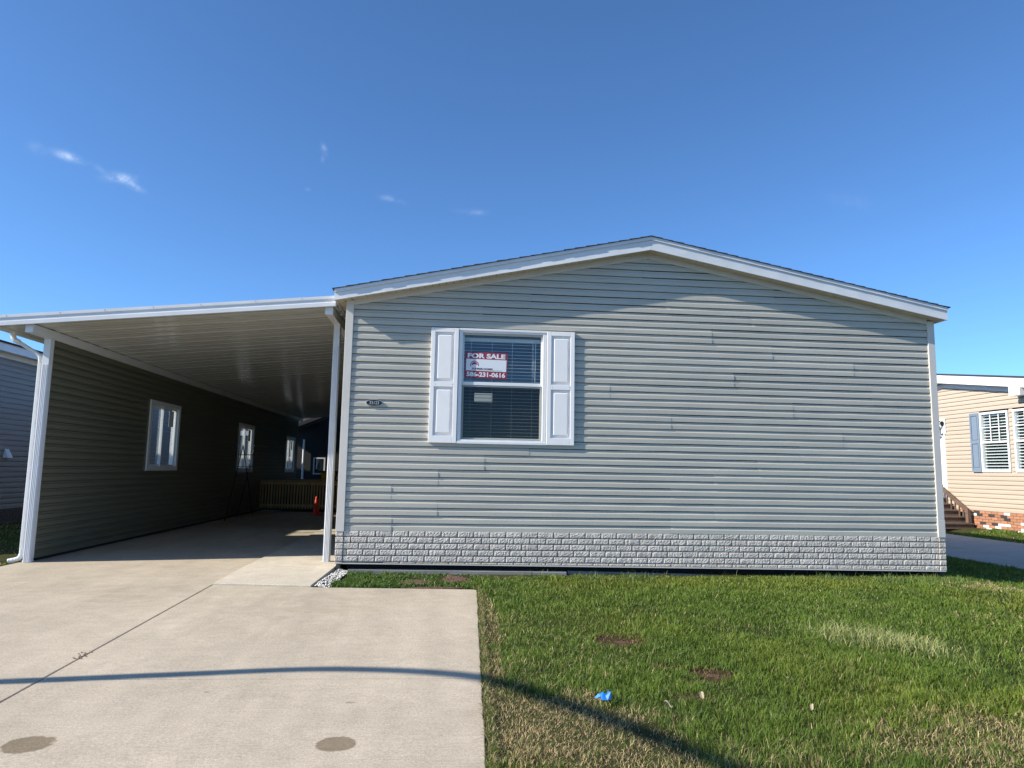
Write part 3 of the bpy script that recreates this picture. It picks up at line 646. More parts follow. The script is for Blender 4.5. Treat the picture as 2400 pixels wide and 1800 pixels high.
# roof pans, each a ribbed piece running across
PWID = .305; k = 0; y = CY0 + .05
pan = []
while y < CY1:
    prof = [(0, 0), (.02, .0), (.03, .045), (.062, .045), (.072, .0), (.16, .004), (.18, .010), (.20, .004), (.303, 0)]
    if k == 0:
        vs = []
        for d, h in prof: vs += [(XL, d, czu(XL) + h), (XR, d, czu(XR) + h)]
        n = len(prof); fs = [(2 * i, 2 * i + 1, 2 * i + 3, 2 * i + 2)[::-1] for i in range(n - 1)]
        top = len(vs); vs += [(XL, 0, czu(XL) + .075), (XR, 0, czu(XR) + .075), (XR, .303, czu(XR) + .075), (XL, .303, czu(XL) + .075)]; fs += [(top, top + 1, top + 2, top + 3)]
        pm = MB().add(vs, fs).mesh('roof_panel'); pm.materials.append(M_ALU)
    o = bpy.data.objects.new('roof_panel', pm); link(o, cp); o.location = (0, y, random.uniform(-.0015, .0015)); y += PWID; k += 1
# front fascia with three folds
def fprof(x):
    z = czu(x); return [(CY0 + .03, z - .022), (CY0 - .012, z - .022), (CY0 - .012, z + .028), (CY0 - .002, z + .034), (CY0 - .002, z + .072), (CY0 - .014, z + .080), (CY0 - .014, z + .118), (CY0 + .03, z + .118)]
vs = [(XL - .14, a, b) for a, b in fprof(XL - .14)] + [(XR + .004, a, b) for a, b in fprof(XR)]; n = 8
ff = obj('front_fascia', MB().add(vs, [tuple(range(n)), tuple(range(2 * n - 1, n - 1, -1))] + [(i, n + i, n + (i + 1) % n, (i + 1) % n) for i in range(n)]), M_FASC, cp)
for x in (-4.3, -3.65, -3.1, -2.5, -1.9, -1.2, -.6):
    obj('seam_clip', MB().bar((x, CY0 - .0155, czu(x) + .112), (x + .012, CY0 - .0155, czu(x) + .084), .002, .004), M_SCREEN_F, ff)
obj('side_gutter', MB().box(XL - .14, XL - .02, CY0 + .031, CY1, czu(XL) - .022, czu(XL) + .10), M_FASC, cp)
for xc, w in ((-4.045, .10), (-.245, .10)):
    z = czu(xc); obj('beam', MB().box(xc - w / 2, xc + w / 2, CY0 + .06, CY1 - .1, z - .118, z - .004), M_POST, cp, bevel=.004)
def post(x0, y0, zt, w=.088, name='post'):
    p = obj(name, MB().box(x0, x0 + w, y0, y0 + w, -.495, zt), M_POST, cp, bevel=.004)
    for f in (.18, .40, .62, .84): obj('flute', MB().box(x0 + w * f - .005, x0 + w * f + .005, y0 - .007, y0 - .0002, -.49, zt - .35), M_POST, p, bevel=.003)
    for f in (.2, .5, .8): obj('flute', MB().box(x0 + w + .0002, x0 + w + .006, y0 + w * f - .005, y0 + w * f + .005, -.49, zt - .35), M_POST, p, bevel=.003)
    obj('base_bracket', MB().box(x0 - .012, x0 + w + .012, y0 + .01, y0 + w - .01, -.4945, -.47), M_POST, p)
    return p
post(-4.088, .45, czu(-4.05) - .120); post(-.262, .58, czu(-.22) - .120)
for yy in (6.3, 12.2, 17.0): post(-.262, yy, czu(-.22) - .120)
# side wall with sliding windows
WINS = [(3.86, 5.25, .722, 1.95), (9.46, 10.85, .665, 1.89), (14.92, 16.25, .64, 1.80)]
ZB, ZT = -.455, 2.475
mb = MB(); prev = .545
for a, b, p, q in WINS:
    mb.box(-4.11, -4.045, prev, a, ZB, ZT); mb.box(-4.11, -4.045, a, b, ZB, p); mb.box(-4.11, -4.045, a, b, q, ZT); prev = b
mb.box(-4.11, -4.045, prev, 16.9, ZB, ZT)
wall = obj('side_wall', mb, M_SIDING_SHADE, cp)
siding(wall, lambda u, z, d: (-4.027 + d, u, z), C4, 29, ZB, lambda z: (.552, 16.9), WINS, lambda k: (1.2 + (k * 2.37) % 3.4, 5.9 + (k * 1.83) % 3.3, 12 + (k * 1.41) % 3.0), M_SIDING_SHADE, seg=1.2)
obj('wall_end_trim', MB().box(-4.115, -4.003, .5385, .5515, ZB, ZT), M_TRIM, wall, bevel=.002)
obj('base_plate', MB().box(-4.10, -4.04, .56, 16.8, -.494, ZB - .001), M_DARK, wall)
for wi, (a, b, p, q) in enumerate(WINS):
    w = MB(); xf0, xf1 = -4.12, -3.978; t = .05
    w.box(xf0, xf1, a - .035, a + t, p - .03, q + .03).box(xf0, xf1, b - t, b + .035, p - .03, q + .03).box(xf0, xf1, a + t, b - t, p - .03, p + t).box(xf0, xf1, a + t, b - t, q - t, q + .03)
    wo = obj('sliding_window', w, M_WHITE, cp, bevel=.004); m_ = (a + b) / 2
    obj('window_channel', MB().box(-4.04, -4.002, a - .062, a - .0355, p - .055, q + .055).box(-4.04, -4.002, b + .0355, b + .062, p - .055, q + .055).box(-4.04, -4.002, a - .0355, b + .0355, q + .0305, q + .055).box(-4.04, -4.002, a - .0355, b + .0355, p - .055, p - .0305), M_SIDING_SHADE, wo)
    for k2, (ya, yb, xs) in enumerate(((a + t, m_ + .025, -4.07), (m_ - .025, b - t, -4.035))):
        s_ = MB(); e = .035
        s_.box(xs - .012, xs + .012, ya, ya + e, p + t, q - t).box(xs - .012, xs + .012, yb - e, yb, p + t, q - t).box(xs - .012, xs + .012, ya + e, yb - e, p + t, p + t + e).box(xs - .012, xs + .012, ya + e, yb - e, q - t - e, q - t)
        obj('sash', s_, M_WHITE, wo, bevel=.002)
        obj('pane', MB().box(xs - .002, xs + .002, ya + e, yb - e, p + t + e, q - t - e), M_GLASS, wo)
    yb = b - t - .04
    obj('sticker', MB().box(-4.0325, -4.0315, yb - .32, yb - .10, q - t - .36, q - t - .05), M_SIGNW, wo)
# downspout: corrugated elbow from the gutter, sloping run, then down beside the post
dsp = thing('downspout', (-4.13, .48, -.49), 'white corrugated downspout running from the carport gutter down beside the left post', 'downspout')
def smooth_path(P, n=6):
    P = [Vector(p) for p in P]; o = []
    for i in range(len(P) - 1):
        p0 = P[max(i - 1, 0)]; p1 = P[i]; p2 = P[i + 1]; p3 = P[min(i + 2, len(P) - 1)]
        for k in range(n):
            t = k / n; o.append(.5 * ((2 * p1) + (-p0 + p2) * t + (2 * p0 - 5 * p1 + 4 * p2 - p3) * t * t + (-p0 + 3 * p1 - 3 * p2 + p3) * t ** 3))
    return o + [P[-1]]
gz = czu(XL) - .022; g0 = Vector((-4.60, .62, 2.60)); 
ep = smooth_path([(-4.47, .42, 2.56), (-4.47, .42, 2.50), (-4.455, .425, 2.445), (-4.40, .435, 2.415)], 7)
obj('upper_elbow', MB().tube(ep, [.032 + .004 * (i % 2) for i in range(len(ep))], 12), M_WHITE, dsp)
obj('offset_run', MB().tube(smooth_path([(-4.41, .433, 2.42), (-4.27, .46, 2.33), (-4.15, .48, 2.25), (-4.127, .482, 2.16)], 4), .026, 12), M_WHITE, dsp)
obj('pipe', MB().box(-4.150, -4.104, .460, .510, -.33, 2.17), M_WHITE, dsp, bevel=.008)
lp = smooth_path([(-4.127, .485, -.32), (-4.130, .485, -.40), (-4.165, .475, -.452), (-4.27, .455, -.478)], 6)
obj('lower_elbow', MB().tube(lp, [.028 + .003 * (i % 2) for i in range(len(lp))], 12), M_WHITE, dsp)

# ---- deck with picket skirting behind the carport, cone, tub, stand
deck = thing('wooden_deck', (-2.8, 13.2, -.49), 'low timber deck fronted by a row of pale wooden pickets behind the carport', 'deck')
DY = 12.0
obj('deck_top', MB().box(-4.06, -.85, DY - .02, 14.6, .375, .41), M_WOODF, deck); obj('rail', MB().box(-4.06, -.85, DY + .025, DY + .06, .28, .36), M_WOODF, deck); obj('rail', MB().box(-4.06, -.85, DY + .025, DY + .06, -.36, -.29), M_WOODF, deck)
obj('deck_frame', MB().box(-4.05, -.86, DY + .5, 14.5, -.49, .374), M_DARK, deck)
pk = MB().hexa([(-.024, DY - .0, -.42), (.024, DY, -.42), (.024, DY + .022, -.42), (-.024, DY + .022, -.42), (-.024, DY, .372), (.024, DY, .372), (.024, DY + .022, .372), (-.024, DY + .022, .372)]).mesh('picket'); pk.materials.append(M_WOODF)
x = -4.02
while x < -.88:
    o = bpy.data.objects.new('picket', pk); link(o, deck); o.location = (x, 0, 0); o.rotation_euler = (0, 0, 0); x += .0815 + random.uniform(-.004, .004)
cz = on(740, 1207, 2, -.495)
cone = thing('traffic_cone', tuple(cz), 'orange traffic cone on the carport floor in front of the pickets', 'cone')
obj('cone_body', MB().lathe(tuple(cz), [(.105, .025), (.098, .03), (.03, .47), (.024, .50), (.012, .505)], 24), M_CONE, cone, smooth=True)
obj('cone_base', MB().box(cz[0] - .14, cz[0] + .14, cz[1] - .14, cz[1] + .14, cz[2], cz[2] + .025), M_CONE, cone, bevel=.01)
tb = on(768, 1131, 1, 12.6)
tub = thing('storage_tub', (tb[0], 12.6, .41), 'yellow plastic tub standing on the timber deck behind the white post', 'tub')
x0, x1 = tb[0] - .20, tb[0] + .26
obj('tub_body', MB().hexa([(x0 + .05, 12.45, .411), (x1 - .05, 12.45, .411), (x1 - .05, 12.8, .411), (x0 + .05, 12.8, .411), (x0, 12.4, .65), (x1, 12.4, .65), (x1, 12.85, .65), (x0, 12.85, .65)]), M_YELLOW, tub, bevel=.01)
obj('tub_lid', MB().box(x0 - .02, x1 + .02, 12.38, 12.87, .6505, .70), M_BLACK, tub, bevel=.01)
stt = thing('folding_stand', (-3.75, 9.9, -.495), 'thin black folding metal stand leaning by the second carport window', 'stand')
def spx(px, py, X=-3.8): 
    q = on(px, py, 0, X); return tuple(q)
A1 = spx(570, 1044); A2 = spx(597, 1044)
for t_, bpx in ((A1, (553, 1112)), (A1, (579, 1112)), (A2, (553 + 27, 1112))):
    e = spx(*bpx); dv = Vector(e) - Vector(t_); k = (-.495 - t_[2]) / dv.z
    obj('leg', MB().tube([t_, tuple(Vector(t_) + dv * k)], .012, 8), M_BLACK, stt)
obj('crossbar', MB().tube([spx(560, 1066), spx(599, 1066)], .010, 8), M_BLACK, stt); obj('crossbar', MB().tube([spx(556, 1094), spx(592, 1094)], .010, 8), M_BLACK, stt)

# ---- outbuilding beyond the deck, deep shade put into its wall colour
shed = thing('shed', (-2.5, 21, -.5), 'outbuilding coloured near-black for deep shade with a white-framed window beyond the carport deck', 'shed')
SY = 18.4; ap = on(800, 980, 1, SY); el_ = on(700, 1018, 1, SY)
sx_l, sx_r = -4.75, 0.6
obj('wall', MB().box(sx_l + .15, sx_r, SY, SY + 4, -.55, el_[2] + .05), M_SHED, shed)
sl_ = (ap[2] - el_[2]) / (ap[0] - el_[0])
obj('roof', MB().prism([(sx_l - .25, SY - .35, el_[2] - .02), (sx_r + .3, SY - .35, el_[2] - .02 + sl_ * (sx_r - sx_l + .5)), (sx_r + .3, SY - .35, el_[2] + .12 + sl_ * (sx_r - sx_l + .5)), (sx_l - .25, SY - .35, el_[2] + .12)], (0, 5, 0)), M_SHING, shed)
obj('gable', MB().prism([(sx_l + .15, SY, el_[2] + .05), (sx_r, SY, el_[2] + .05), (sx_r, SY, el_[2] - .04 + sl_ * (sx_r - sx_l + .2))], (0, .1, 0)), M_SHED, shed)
wa = on(735, 1072, 1, SY); wb_ = on(761, 1112, 1, SY)
wf = obj('window', MB().box(wa[0], wa[0] + .05, SY - .03, SY - .001, wb_[2], wa[2]).box(wb_[0] - .05, wb_[0], SY - .03, SY - .001, wb_[2], wa[2]).box(wa[0] + .05, wb_[0] - .05, SY - .03, SY - .001, wa[2] - .05, wa[2]).box(wa[0] + .05, wb_[0] - .05, SY - .03, SY - .001, wb_[2], wb_[2] + .05), M_WHITE, shed)
obj('pane', MB().box(wa[0] + .05, wb_[0] - .05, SY - .014, SY - .010, wb_[2] + .05, wa[2] - .05), M_GLASS, wf)
da = on(713, 1030, 1, SY - .1); obj('rain_pipe', MB().tube([(da[0], SY - .1, da[2]), (da[0], SY - .1, -.5)], .04, 10), M_WHITE, shed)
# house beyond, only its sunlit eave shows
fh = thing('far_house', (-6, 31, -.5), 'pale house glimpsed past the end of the carport with white eaves', 'house')
obj('wall', MB().box(-12, 2, 31, 38, -.6, 2.5), M_NSIDE, fh); obj('fascia', MB().box(-12.3, 2.3, 30.6, 30.65, 2.45, 2.7), M_WHITE, fh)
obj('roof', MB().prism([(-12.3, 30.66, 2.55), (-12.3, 38.4, 2.55), (-12.3, 34.5, 4.0)], (14.6, 0, 0)), M_SHING, fh)
ed = on(712, 1009, 1, 30.4); obj('downspout_elbow', MB().tube(smooth_path([(ed[0], 30.5, ed[2] + .25), (ed[0] + .02, 30.5, ed[2]), (ed[0] + .5, 30.5, ed[2] - .15)], 5), .07, 8), M_WHITE, fh)

# ================================================================== LEFT NEIGHBOUR
nl = thing('house', (-12, 9, -.5), 'dark grey sided neighbouring house at the far left edge with white eave and vent', 'house')
NX = -8.15; NZ = -.21
nw = obj('side_wall', MB().box(NX - .1, NX - .02, .75, 17, -.55, 3.12), M_BACK, nl)
siding(nw, lambda u, z, d: (NX + d, u, z), .1145, 29, NZ, lambda z: (.76, 16.9), [], lambda k: (4 + (k * 1.7) % 3, 9 + (k * 2.3) % 3.5), M_NSIDE, seg=2.0)
obj('front_wall', MB().box(NX - 8, NX - .101, .75, .85, -.55, 3.12), M_NSIDE, nl); obj('rear_wall', MB().box(NX - 8, NX - .101, 16.9, 17, -.55, 3.12), M_NSIDE, nl); obj('side_wall', MB().box(NX - 8.1, NX - 8, .75, 17, -.55, 3.12), M_NSIDE, nl)
obj('gable', MB().prism([(NX - 8.1, .76, 3.121), (NX, .76, 3.121), (NX - 4.05, .76, 4.0)], (0, .09, 0)), M_NSIDE, nl)
sk2 = obj('skirting', MB().box(NX + .0005, NX + .012, .80, 16.9, -.53, NZ - .001), M_MORTAR, nl)
bm = MB().box(0, .018, 0, .205, 0, .070).mesh('brick'); bm.materials.append(M_BRICKD)
for row in range(4):
    y = 4.6 + (.1 if row % 2 else 0)
    while y < 8.6:
        o = bpy.data.objects.new('brick', bm); COL.objects.link(o); o.parent = sk2; o.location = (NX + .0122, y, NZ - .078 - row * .078); y += .215
obj('eave_fascia', MB().box(NX + .26, NX + .285, .4, 17.3, 3.10, 3.30), M_FASC, nl); obj('soffit', MB().box(NX + .001, NX + .26, .45, 17.2, 3.121, 3.14), M_WHITE, nl); obj('frieze_board', MB().box(NX + .014, NX + .03, .8, 16.9, 3.02, 3.119), M_WHITE, nl)
obj('roof', MB().prism([(NX + .32, .38, 3.30), (NX - 4.05, .38, 4.16), (NX - 8.5, .38, 3.30), (NX - 8.5, .38, 3.26), (NX - 4.05, .38, 4.08), (NX + .32, .38, 3.26)], (0, 17, 0)), M_SHING, nl)
vp = on(12, 1062, 0, NX)
vh = obj('dryer_vent', MB().hexa([(NX + .014, vp[1] - .09, vp[2] - .10), (NX + .12, vp[1] - .09, vp[2] - .10), (NX + .12, vp[1] + .09, vp[2] - .10), (NX + .014, vp[1] + .09, vp[2] - .10), (NX + .014, vp[1] - .07, vp[2] + .09), (NX + .03, vp[1] - .07, vp[2] + .09), (NX + .03, vp[1] + .07, vp[2] + .09), (NX + .014, vp[1] + .07, vp[2] + .09)]), M_WHITE, nl)

# ================================================================== RIGHT NEIGHBOUR
BX = 15.6
nr = thing('house', (19, 9, -.5), 'beige sided house on the right with orange brick skirting and blue-grey shutters', 'house')
def bp(px, py, X=BX): return on(px, py, 0, X)
apx = bp(2213, 907); rc = bp(2392, 935); APY = apx[1]; BZ = -.02; c5 = .1145
fr_sl = .155
def btop(y): return apx[2] - abs(y - APY) * fr_sl
YA, YB = 5.9, 13.4
w1a, w1b = bp(2296, 968), bp(2372, 1107); w2a, w2b = bp(2369 + 5, 964), (bp(2400, 1106))
wins = [(w1b[1], w1a[1], w1b[2], w1a[2]), (w1b[1] - .16 - (w1a[1] - w1b[1]), w1b[1] - .16, w1b[2], w1a[2])]
da_ = bp(2213, 985); door = (da_[1] - .02, da_[1] + 1.05, .10, 2.22)
bw = obj('gable_wall', MB().prism([(BX + .13, YA, -.5), (BX + .13, YB, -.5), (BX + .13, YB, btop(YB)), (BX + .13, APY, btop(APY)), (BX + .13, YA, btop(YA))], (.05, 0, 0)), M_BACK, nr)
def lim_b(z):
    if z <= btop(YA): return (YA, YB)
    h = (btop(APY) - z) / fr_sl; return (max(YA, APY - h), min(YB, APY + h))
ops = [(w[0] - .02, w[1] + .02, w[2] - .03, w[3] + .03) for w in wins] + [door]
siding(bw, lambda u, z, d: (BX - d, u, z), c5, 31, BZ, lim_b, ops, lambda k: (6.2 + (k * 1.3) % 2.6, 10.5 + (k * 1.1) % 2), M_BEIGE, seg=2.0)
obj('front_wall', MB().box(BX + .122, BX + 14, YA, YA + .1, -.5, btop(YA)), M_BEIGE, nr); obj('rear_wall', MB().box(BX + .122, BX + 14, YB - .1, YB, -.5, btop(YB)), M_BEIGE, nr)
# rake fascia, soffit and roof
for ya, yb in ((YA - .35, APY), (APY, YB + .35)):
    za, zb = btop(ya) + .11, btop(yb) + .11
    obj('rake_fascia', MB().hexa([(BX - .30, ya, za), (BX - .30, yb, zb), (BX - .27, yb, zb), (BX - .27, ya, za), (BX - .30, ya, za + .24), (BX - .30, yb, zb + .24), (BX - .27, yb, zb + .24), (BX - .27, ya, za + .24)]), M_WHITE, nr)
    obj('soffit', MB().hexa([(BX - .269, ya, za + .01), (BX - .269, yb, zb + .01), (BX + .1, yb, zb + .01), (BX + .1, ya, za + .01), (BX - .269, ya, za + .03), (BX - .269, yb, zb + .03), (BX + .1, yb, zb + .03), (BX + .1, ya, za + .03)]), M_WHITE, nr)
    fa, fb = (YA, APY) if yb == APY else (APY, YB)
    obj('frieze_board', MB().hexa([(BX - .03, fa, btop(fa) - .03), (BX - .03, fb, btop(fb) - .03), (BX - .0165, fb, btop(fb) - .03), (BX - .0165, fa, btop(fa) - .03), (BX - .03, fa, btop(fa) + .10), (BX - .03, fb, btop(fb) + .10), (BX - .0165, fb, btop(fb) + .10), (BX - .0165, fa, btop(fa) + .10)]), M_WHITE, nr)
    obj('roof', MB().hexa([(BX - .33, ya, za + .2405), (BX - .33, yb, zb + .2405), (BX + 14, yb, zb + .2405), (BX + 14, ya, za + .2405), (BX - .33, ya, za + .275), (BX - .33, yb, zb + .275), (BX + 14, yb, zb + .275), (BX + 14, ya, za + .275)]), M_SHING, nr)
obj('fascia_return', MB().box(BX - .31, BX - .02, rc[1] - .35, rc[1], btop(rc[1]) - .13, btop(rc[1]) + .109), M_WHITE, nr)
# windows with grids and blinds
for wi, (ya, yb, za, zb) in enumerate(wins):
    f = .055; xo, xi = BX - .03, BX + .10
    wo = obj('window', MB().box(xo, xi, ya, ya + f, za, zb).box(xo, xi, yb - f, yb, za, zb).box(xo, xi, ya + f, yb - f, za, za + f).box(xo, xi, ya + f, yb - f, zb - f, zb).box(xo + .012, xi, ya + f, yb - f, (za + zb) / 2 - .03, (za + zb) / 2 + .02), M_WHITE, nr)
    zm = (za + zb) / 2
    for k2 in (1, 2): 
        yy = ya + f + (yb - ya - 2 * f) * k2 / 3; obj('muntin', MB().box(BX + .0, BX + .012, yy - .012, yy + .012, zm + .02, zb - f), M_WHITE, wo)
    obj('muntin', MB().box(BX + .0015, BX + .0105, ya + f, yb - f, (zm + zb) / 2 - .02, (zm + zb) / 2 + .004), M_WHITE, wo)
    obj('pane', MB().box(BX + .02, BX + .024, ya + f, yb - f, za + f, zb - f), M_GLASS, wo)
    sl2 = MB().hexa([(BX + .045, ya + f, 0), (BX + .045, yb - f, 0), (BX + .062, yb - f, .024), (BX + .062, ya + f, .024), (BX + .042, ya + f, .001), (BX + .042, yb - f, .001), (BX + .060, yb - f, .026), (BX + .060, ya + f, .026)]).mesh('blind_slat'); sl2.materials.append(M_CORD)
    z = za + f + .01
    while z < zb - f - .03:
        o = bpy.data.objects.new('blind_slat', sl2); COL.objects.link(o); o.parent = wo; o.location = (0, 0, z); z += .078
    obj('dark_room', MB().box(BX + .101, BX + .118, ya + .02, yb - .02, za + .02, zb - .02), M_DARK, wo)
sa_, sb2 = bp(2275, 973), bp(2300, 1108)
ys0, ys1 = wins[0][1] + .004, wins[0][1] + .004 + (sa_[1] - w1a[1])
sh2 = obj('shutter', MB().box(BX - .030, BX - .014, ys0, ys1, w1b[2], w1a[2]), M_BLUE, nr); hz = (w1b[2] + w1a[2]) / 2
for za, zb in ((w1b[2], w1b[2] + .09), (hz - .03, hz + .04), (w1a[2] - .07, w1a[2])): obj('rail', MB().box(BX - .05, BX - .0302, ys0 + .05, ys1 - .05, za, zb), M_BLUE, sh2)
for a, b in ((ys0, ys0 + .05), (ys1 - .05, ys1)): obj('stile', MB().box(BX - .05, BX - .0302, a, b, w1b[2], w1a[2]), M_BLUE, sh2)
for za, zb in ((w1b[2] + .13, hz - .06), (hz + .07, w1a[2] - .10)): obj('raised_panel', MB().box(BX - .044, BX - .0302, ys0 + .075, ys1 - .075, za, zb), M_BLUE, sh2, bevel=.008)
# door with white casing
dr = obj('door', MB().box(BX + .004, BX + .05, door[0] + .08, door[1] - .08, door[2], door[3] - .08), M_WHITE, nr)
obj('casing', MB().box(BX - .03, BX + .05, door[0], door[0] + .08, door[2], door[3]).box(BX - .03, BX + .05, door[1] - .08, door[1], door[2], door[3]).box(BX - .03, BX + .05, door[0] + .08, door[1] - .08, door[3] - .08, door[3]), M_WHITE, dr)
# brick skirting: separate bricks, some black, some white
GB = -.52
bs = obj('skirting', MB().box(BX + .0, BX + .05, YA, YB, GB - .1, BZ - .001), M_BMORT, nr)
bmm = []
for m_ in (M_BRICK, M_BRICKW, M_BRICKK):
    me = MB().box(-.014, 0, 0, .198, 0, .063).mesh('brick'); me.materials.append(m_); bmm.append(me)
rr = random.Random(5)
for row in range(7):
    y = 6.15 + (.105 if row % 2 else 0)
    while y < 9.2:
        t_ = rr.random(); me = bmm[1] if t_ < .11 else bmm[2] if t_ < .23 else bmm[0]
        o = bpy.data.objects.new('brick', me); COL.objects.link(o); o.parent = bs; o.location = (BX - .0002, y, BZ - .074 - row * .0715); y += .2085
# wooden stairs up to the door
st = thing('stairs', (15.0, 8.8, -.5), 'brown wooden steps with handrail leading to the beige house door', 'stairs')
s0 = bp(2284, 1236, 15.52); s1 = bp(2217, 1166, 15.52); N = 5
y0_, y1_ = s0[1], s1[1]; z0_ = -.53; zt_ = float(s1[2]); rise = (zt_ - z0_) / N; run = (y1_ - y0_) / (N - 1)
for i in range(N):
    ya = y0_ + run * i; zt2 = z0_ + rise * (i + 1); yend = y0_ + run * (N - 1) + .9
    obj('tread', MB().box(14.55, 15.52, ya - .03, (ya + run + .02) if i < N - 1 else yend, zt2 - .04, zt2), M_WOODS, st, bevel=.005)
    obj('riser', MB().box(14.58, 15.50, ya, ya + .025, zt2 - rise + .001, zt2 - .041), M_WOODS, st)
obj('stringer', MB().prism([(14.56, y0_ + .03, z0_), (14.56, y1_ + .9, z0_), (14.56, y1_ + .9, zt_ - .045), (14.56, y1_, zt_ - .045)], (.04, 0, 0)), M_WOODS, st)
rb, rt_ = bp(2268, 1197, 15.45), bp(2206, 1143, 15.45)
obj('handrail', MB().bar(tuple(rb), tuple(rt_), .045, .11), M_WOODS, st); obj('newel_post', MB().box(15.40, 15.49, rb[1] - .07, rb[1] + .03, z0_ + rise, rb[2] + .03), M_WOODS, st)
obj('newel_post', MB().box(15.40, 15.49, rt_[1] - .03, rt_[1] + .07, zt_, rt_[2] + .08), M_WOODS, st)
for i in range(1, 6):
    f = i / 6.5; y = rb[1] + (rt_[1] - rb[1]) * f; z = rb[2] + (rt_[2] - rb[2]) * f
    obj('baluster', MB().box(15.43, 15.46, y - .016, y + .016, z - .48 + .02, z - .04), M_WOODS, st)
# wall lantern
lq = bp(2209, 1000)
lan = thing('wall_lantern', (BX - .05, lq[1], lq[2]), 'black carriage lantern on the beige house wall beside its door', 'lantern')
lx, ly, lz = BX - .22, lq[1] + .05, lq[2] - .05
obj('mount_block', MB().box(BX - .045, BX - .013, lq[1] - .16, lq[1] + .06, lq[2] - .22, lq[2] + .22), M_WHITE, lan, bevel=.005)
obj('back_plate', MB().tube([(BX - .06, lq[1] - .06, lq[2] + .08), (BX - .0455, lq[1] - .06, lq[2] + .08)], .075, 16), M_BLACK, lan)
obj('arm', MB().tube(smooth_path([(BX - .05, lq[1] - .06, lq[2] + .08), (BX - .14, lq[1] - .02, lq[2] + .17), (lx, ly, lz + .20)], 5), .014, 8), M_BLACK, lan)
obj('lantern_roof', MB().lathe((lx, ly, lz), [(.085, .09), (.05, .14), (.015, .19), (.01, .21)], 6), M_BLACK, lan)
obj('lantern_cage', MB().lathe((lx, ly, lz), [(.05, -.13), (.055, -.12), (.02, -.125)], 6).bar((lx + .06, ly, lz - .12), (lx + .075, ly, lz + .09), .012, .012).bar((lx - .06, ly, lz - .12), (lx - .075, ly, lz + .09), .012, .012).bar((lx, ly + .06, lz - .12), (lx, ly + .075, lz + .09), .012, .012).bar((lx, ly - .06, lz - .12), (lx, ly - .075, lz + .09), .012, .012), M_BLACK, lan)
obj('lantern_glass', MB().lathe((lx, ly, lz), [(.048, -.118), (.062, .088)], 6), M_GLASS, lan)
obj('scroll', MB().tube(smooth_path([(BX - .055, lq[1] - .06, lq[2] + .02), (BX - .10, lq[1] - .05, lq[2] - .12), (BX - .08, lq[1] - .03, lq[2] - .24), (BX - .05, lq[1] - .06, lq[2] - .20)], 5), .011, 8), M_BLACK, lan)

# ================================================================== street lamp (its shadow crosses the drive)
LX = -5.2; a_, b_ = 1 / 4.4, 2.68 / 4.4
shp = [(-1.42, -4.56), (-.41, -4.44), (.70, -4.33), (1.65, -4.52), (2.11, -4.99), (2.51, -5.52), (2.83, -6.05)]
path = [(LX, -5.12, -.62), (LX, -5.2, 1.0)]
for xs, ys in shp: path.append((LX, ys - a_ * (xs - LX), -.6 + b_ * (xs - LX)))
path += [(LX, path[-1][1] - .8, path[-1][2] + .16), (LX, path[-1][1] - 1.5, path[-1][2] + .2)]
lamp = thing('street_lamp', (LX, -5.12, -.62), 'tall curved-arm street lamp just left of the view whose shadow crosses the driveway', 'street lamp')
sp = smooth_path(path, 6); n = len(sp)
obj('curved_pole', MB().tube(sp, [.062 - .012 * i / n for i in range(n)], 14), M_LAMPOST, lamp, smooth=True)
obj('base_flange', MB().lathe((LX, -5.12, -.62), [(.14, 0), (.14, .03), (.08, .05), (.075, .2)], 16), M_LAMPOST, lamp)
e = sp[-1]; obj('lamp_head', MB().hexa([(LX - .14, e.y - .6, e.z - .06), (LX + .14, e.y - .6, e.z - .06), (LX + .14, e.y + .05, e.z - .06), (LX - .14, e.y + .05, e.z - .06), (LX - .08, e.y - .55, e.z + .06), (LX + .08, e.y - .55, e.z + .06), (LX + .06, e.y + .03, e.z + .05), (LX - .06, e.y + .03, e.z + .05)]), M_LAMPOST, lamp, bevel=.02)

# ================================================================== grass and small litter
def gpix(px, py):
    z = -.6
    for _ in range(25):
        q = on(px, py, 2, z); z = float(zl(q[0], q[1]))
    return q
bare = [(gpix(1466, 1506), .20, .17, 1.0), (gpix(1432, 1499), .15, .12, 1.0), (gpix(1668, 1583), .17, .10, 1.0), (gpix(1568, 1567), .13, .05, .9), (gpix(1640, 1599), .17, .05, .9), (gpix(1625, 1640), .12, .07, 1.0), (gpix(1970, 1700), .10, .05, .5)]
bare += [(np.array((1.05, -.72, 0)), .30, .30, .75), (np.array((.75, -.25, 0)), .40, .14, .7), (np.array((1.55, -.45, 0)), .22, .42, .8), (np.array((1.25, -1.2, 0)), .5, .09, .7), (np.array((2.3, -.25, 0)), .28, .12, .6), (np.array((5.5, -.06, 0)), 2.6, .06, .6)]
dry = [(gpix(1310, 1722), .70, .60, 1.25), (gpix(1180, 1690), .3, .6, .9), (gpix(1490, 1790), .5, .35, 1.0), (gpix(2360, 1760), .7, .5, .8), (gpix(1800, 1790), .6, .3, .5), (gpix(2390, 1385), 1.0, .5, .7), (gpix(2000, 1760), .5, .25, .5), (np.array((1.83, -2.6, 0)), .10, 1.2, .75), (np.array((1.73, -4.9, 0)), .12, 1.4, .8)]
M_BLADE = bpy.data.materials.new('grass_blade'); M_BLADE.use_nodes = True; t = M_BLADE.node_tree; b = t.nodes['Principled BSDF']
at = t.nodes.new('ShaderNodeAttribute'); at.attribute_name = 'Col'; t.links.new(at.outputs['Color'], b.inputs['Base Color']); b.inputs['Roughness'].default_value = .5; b.inputs['Specular IOR Level'].default_value = .3
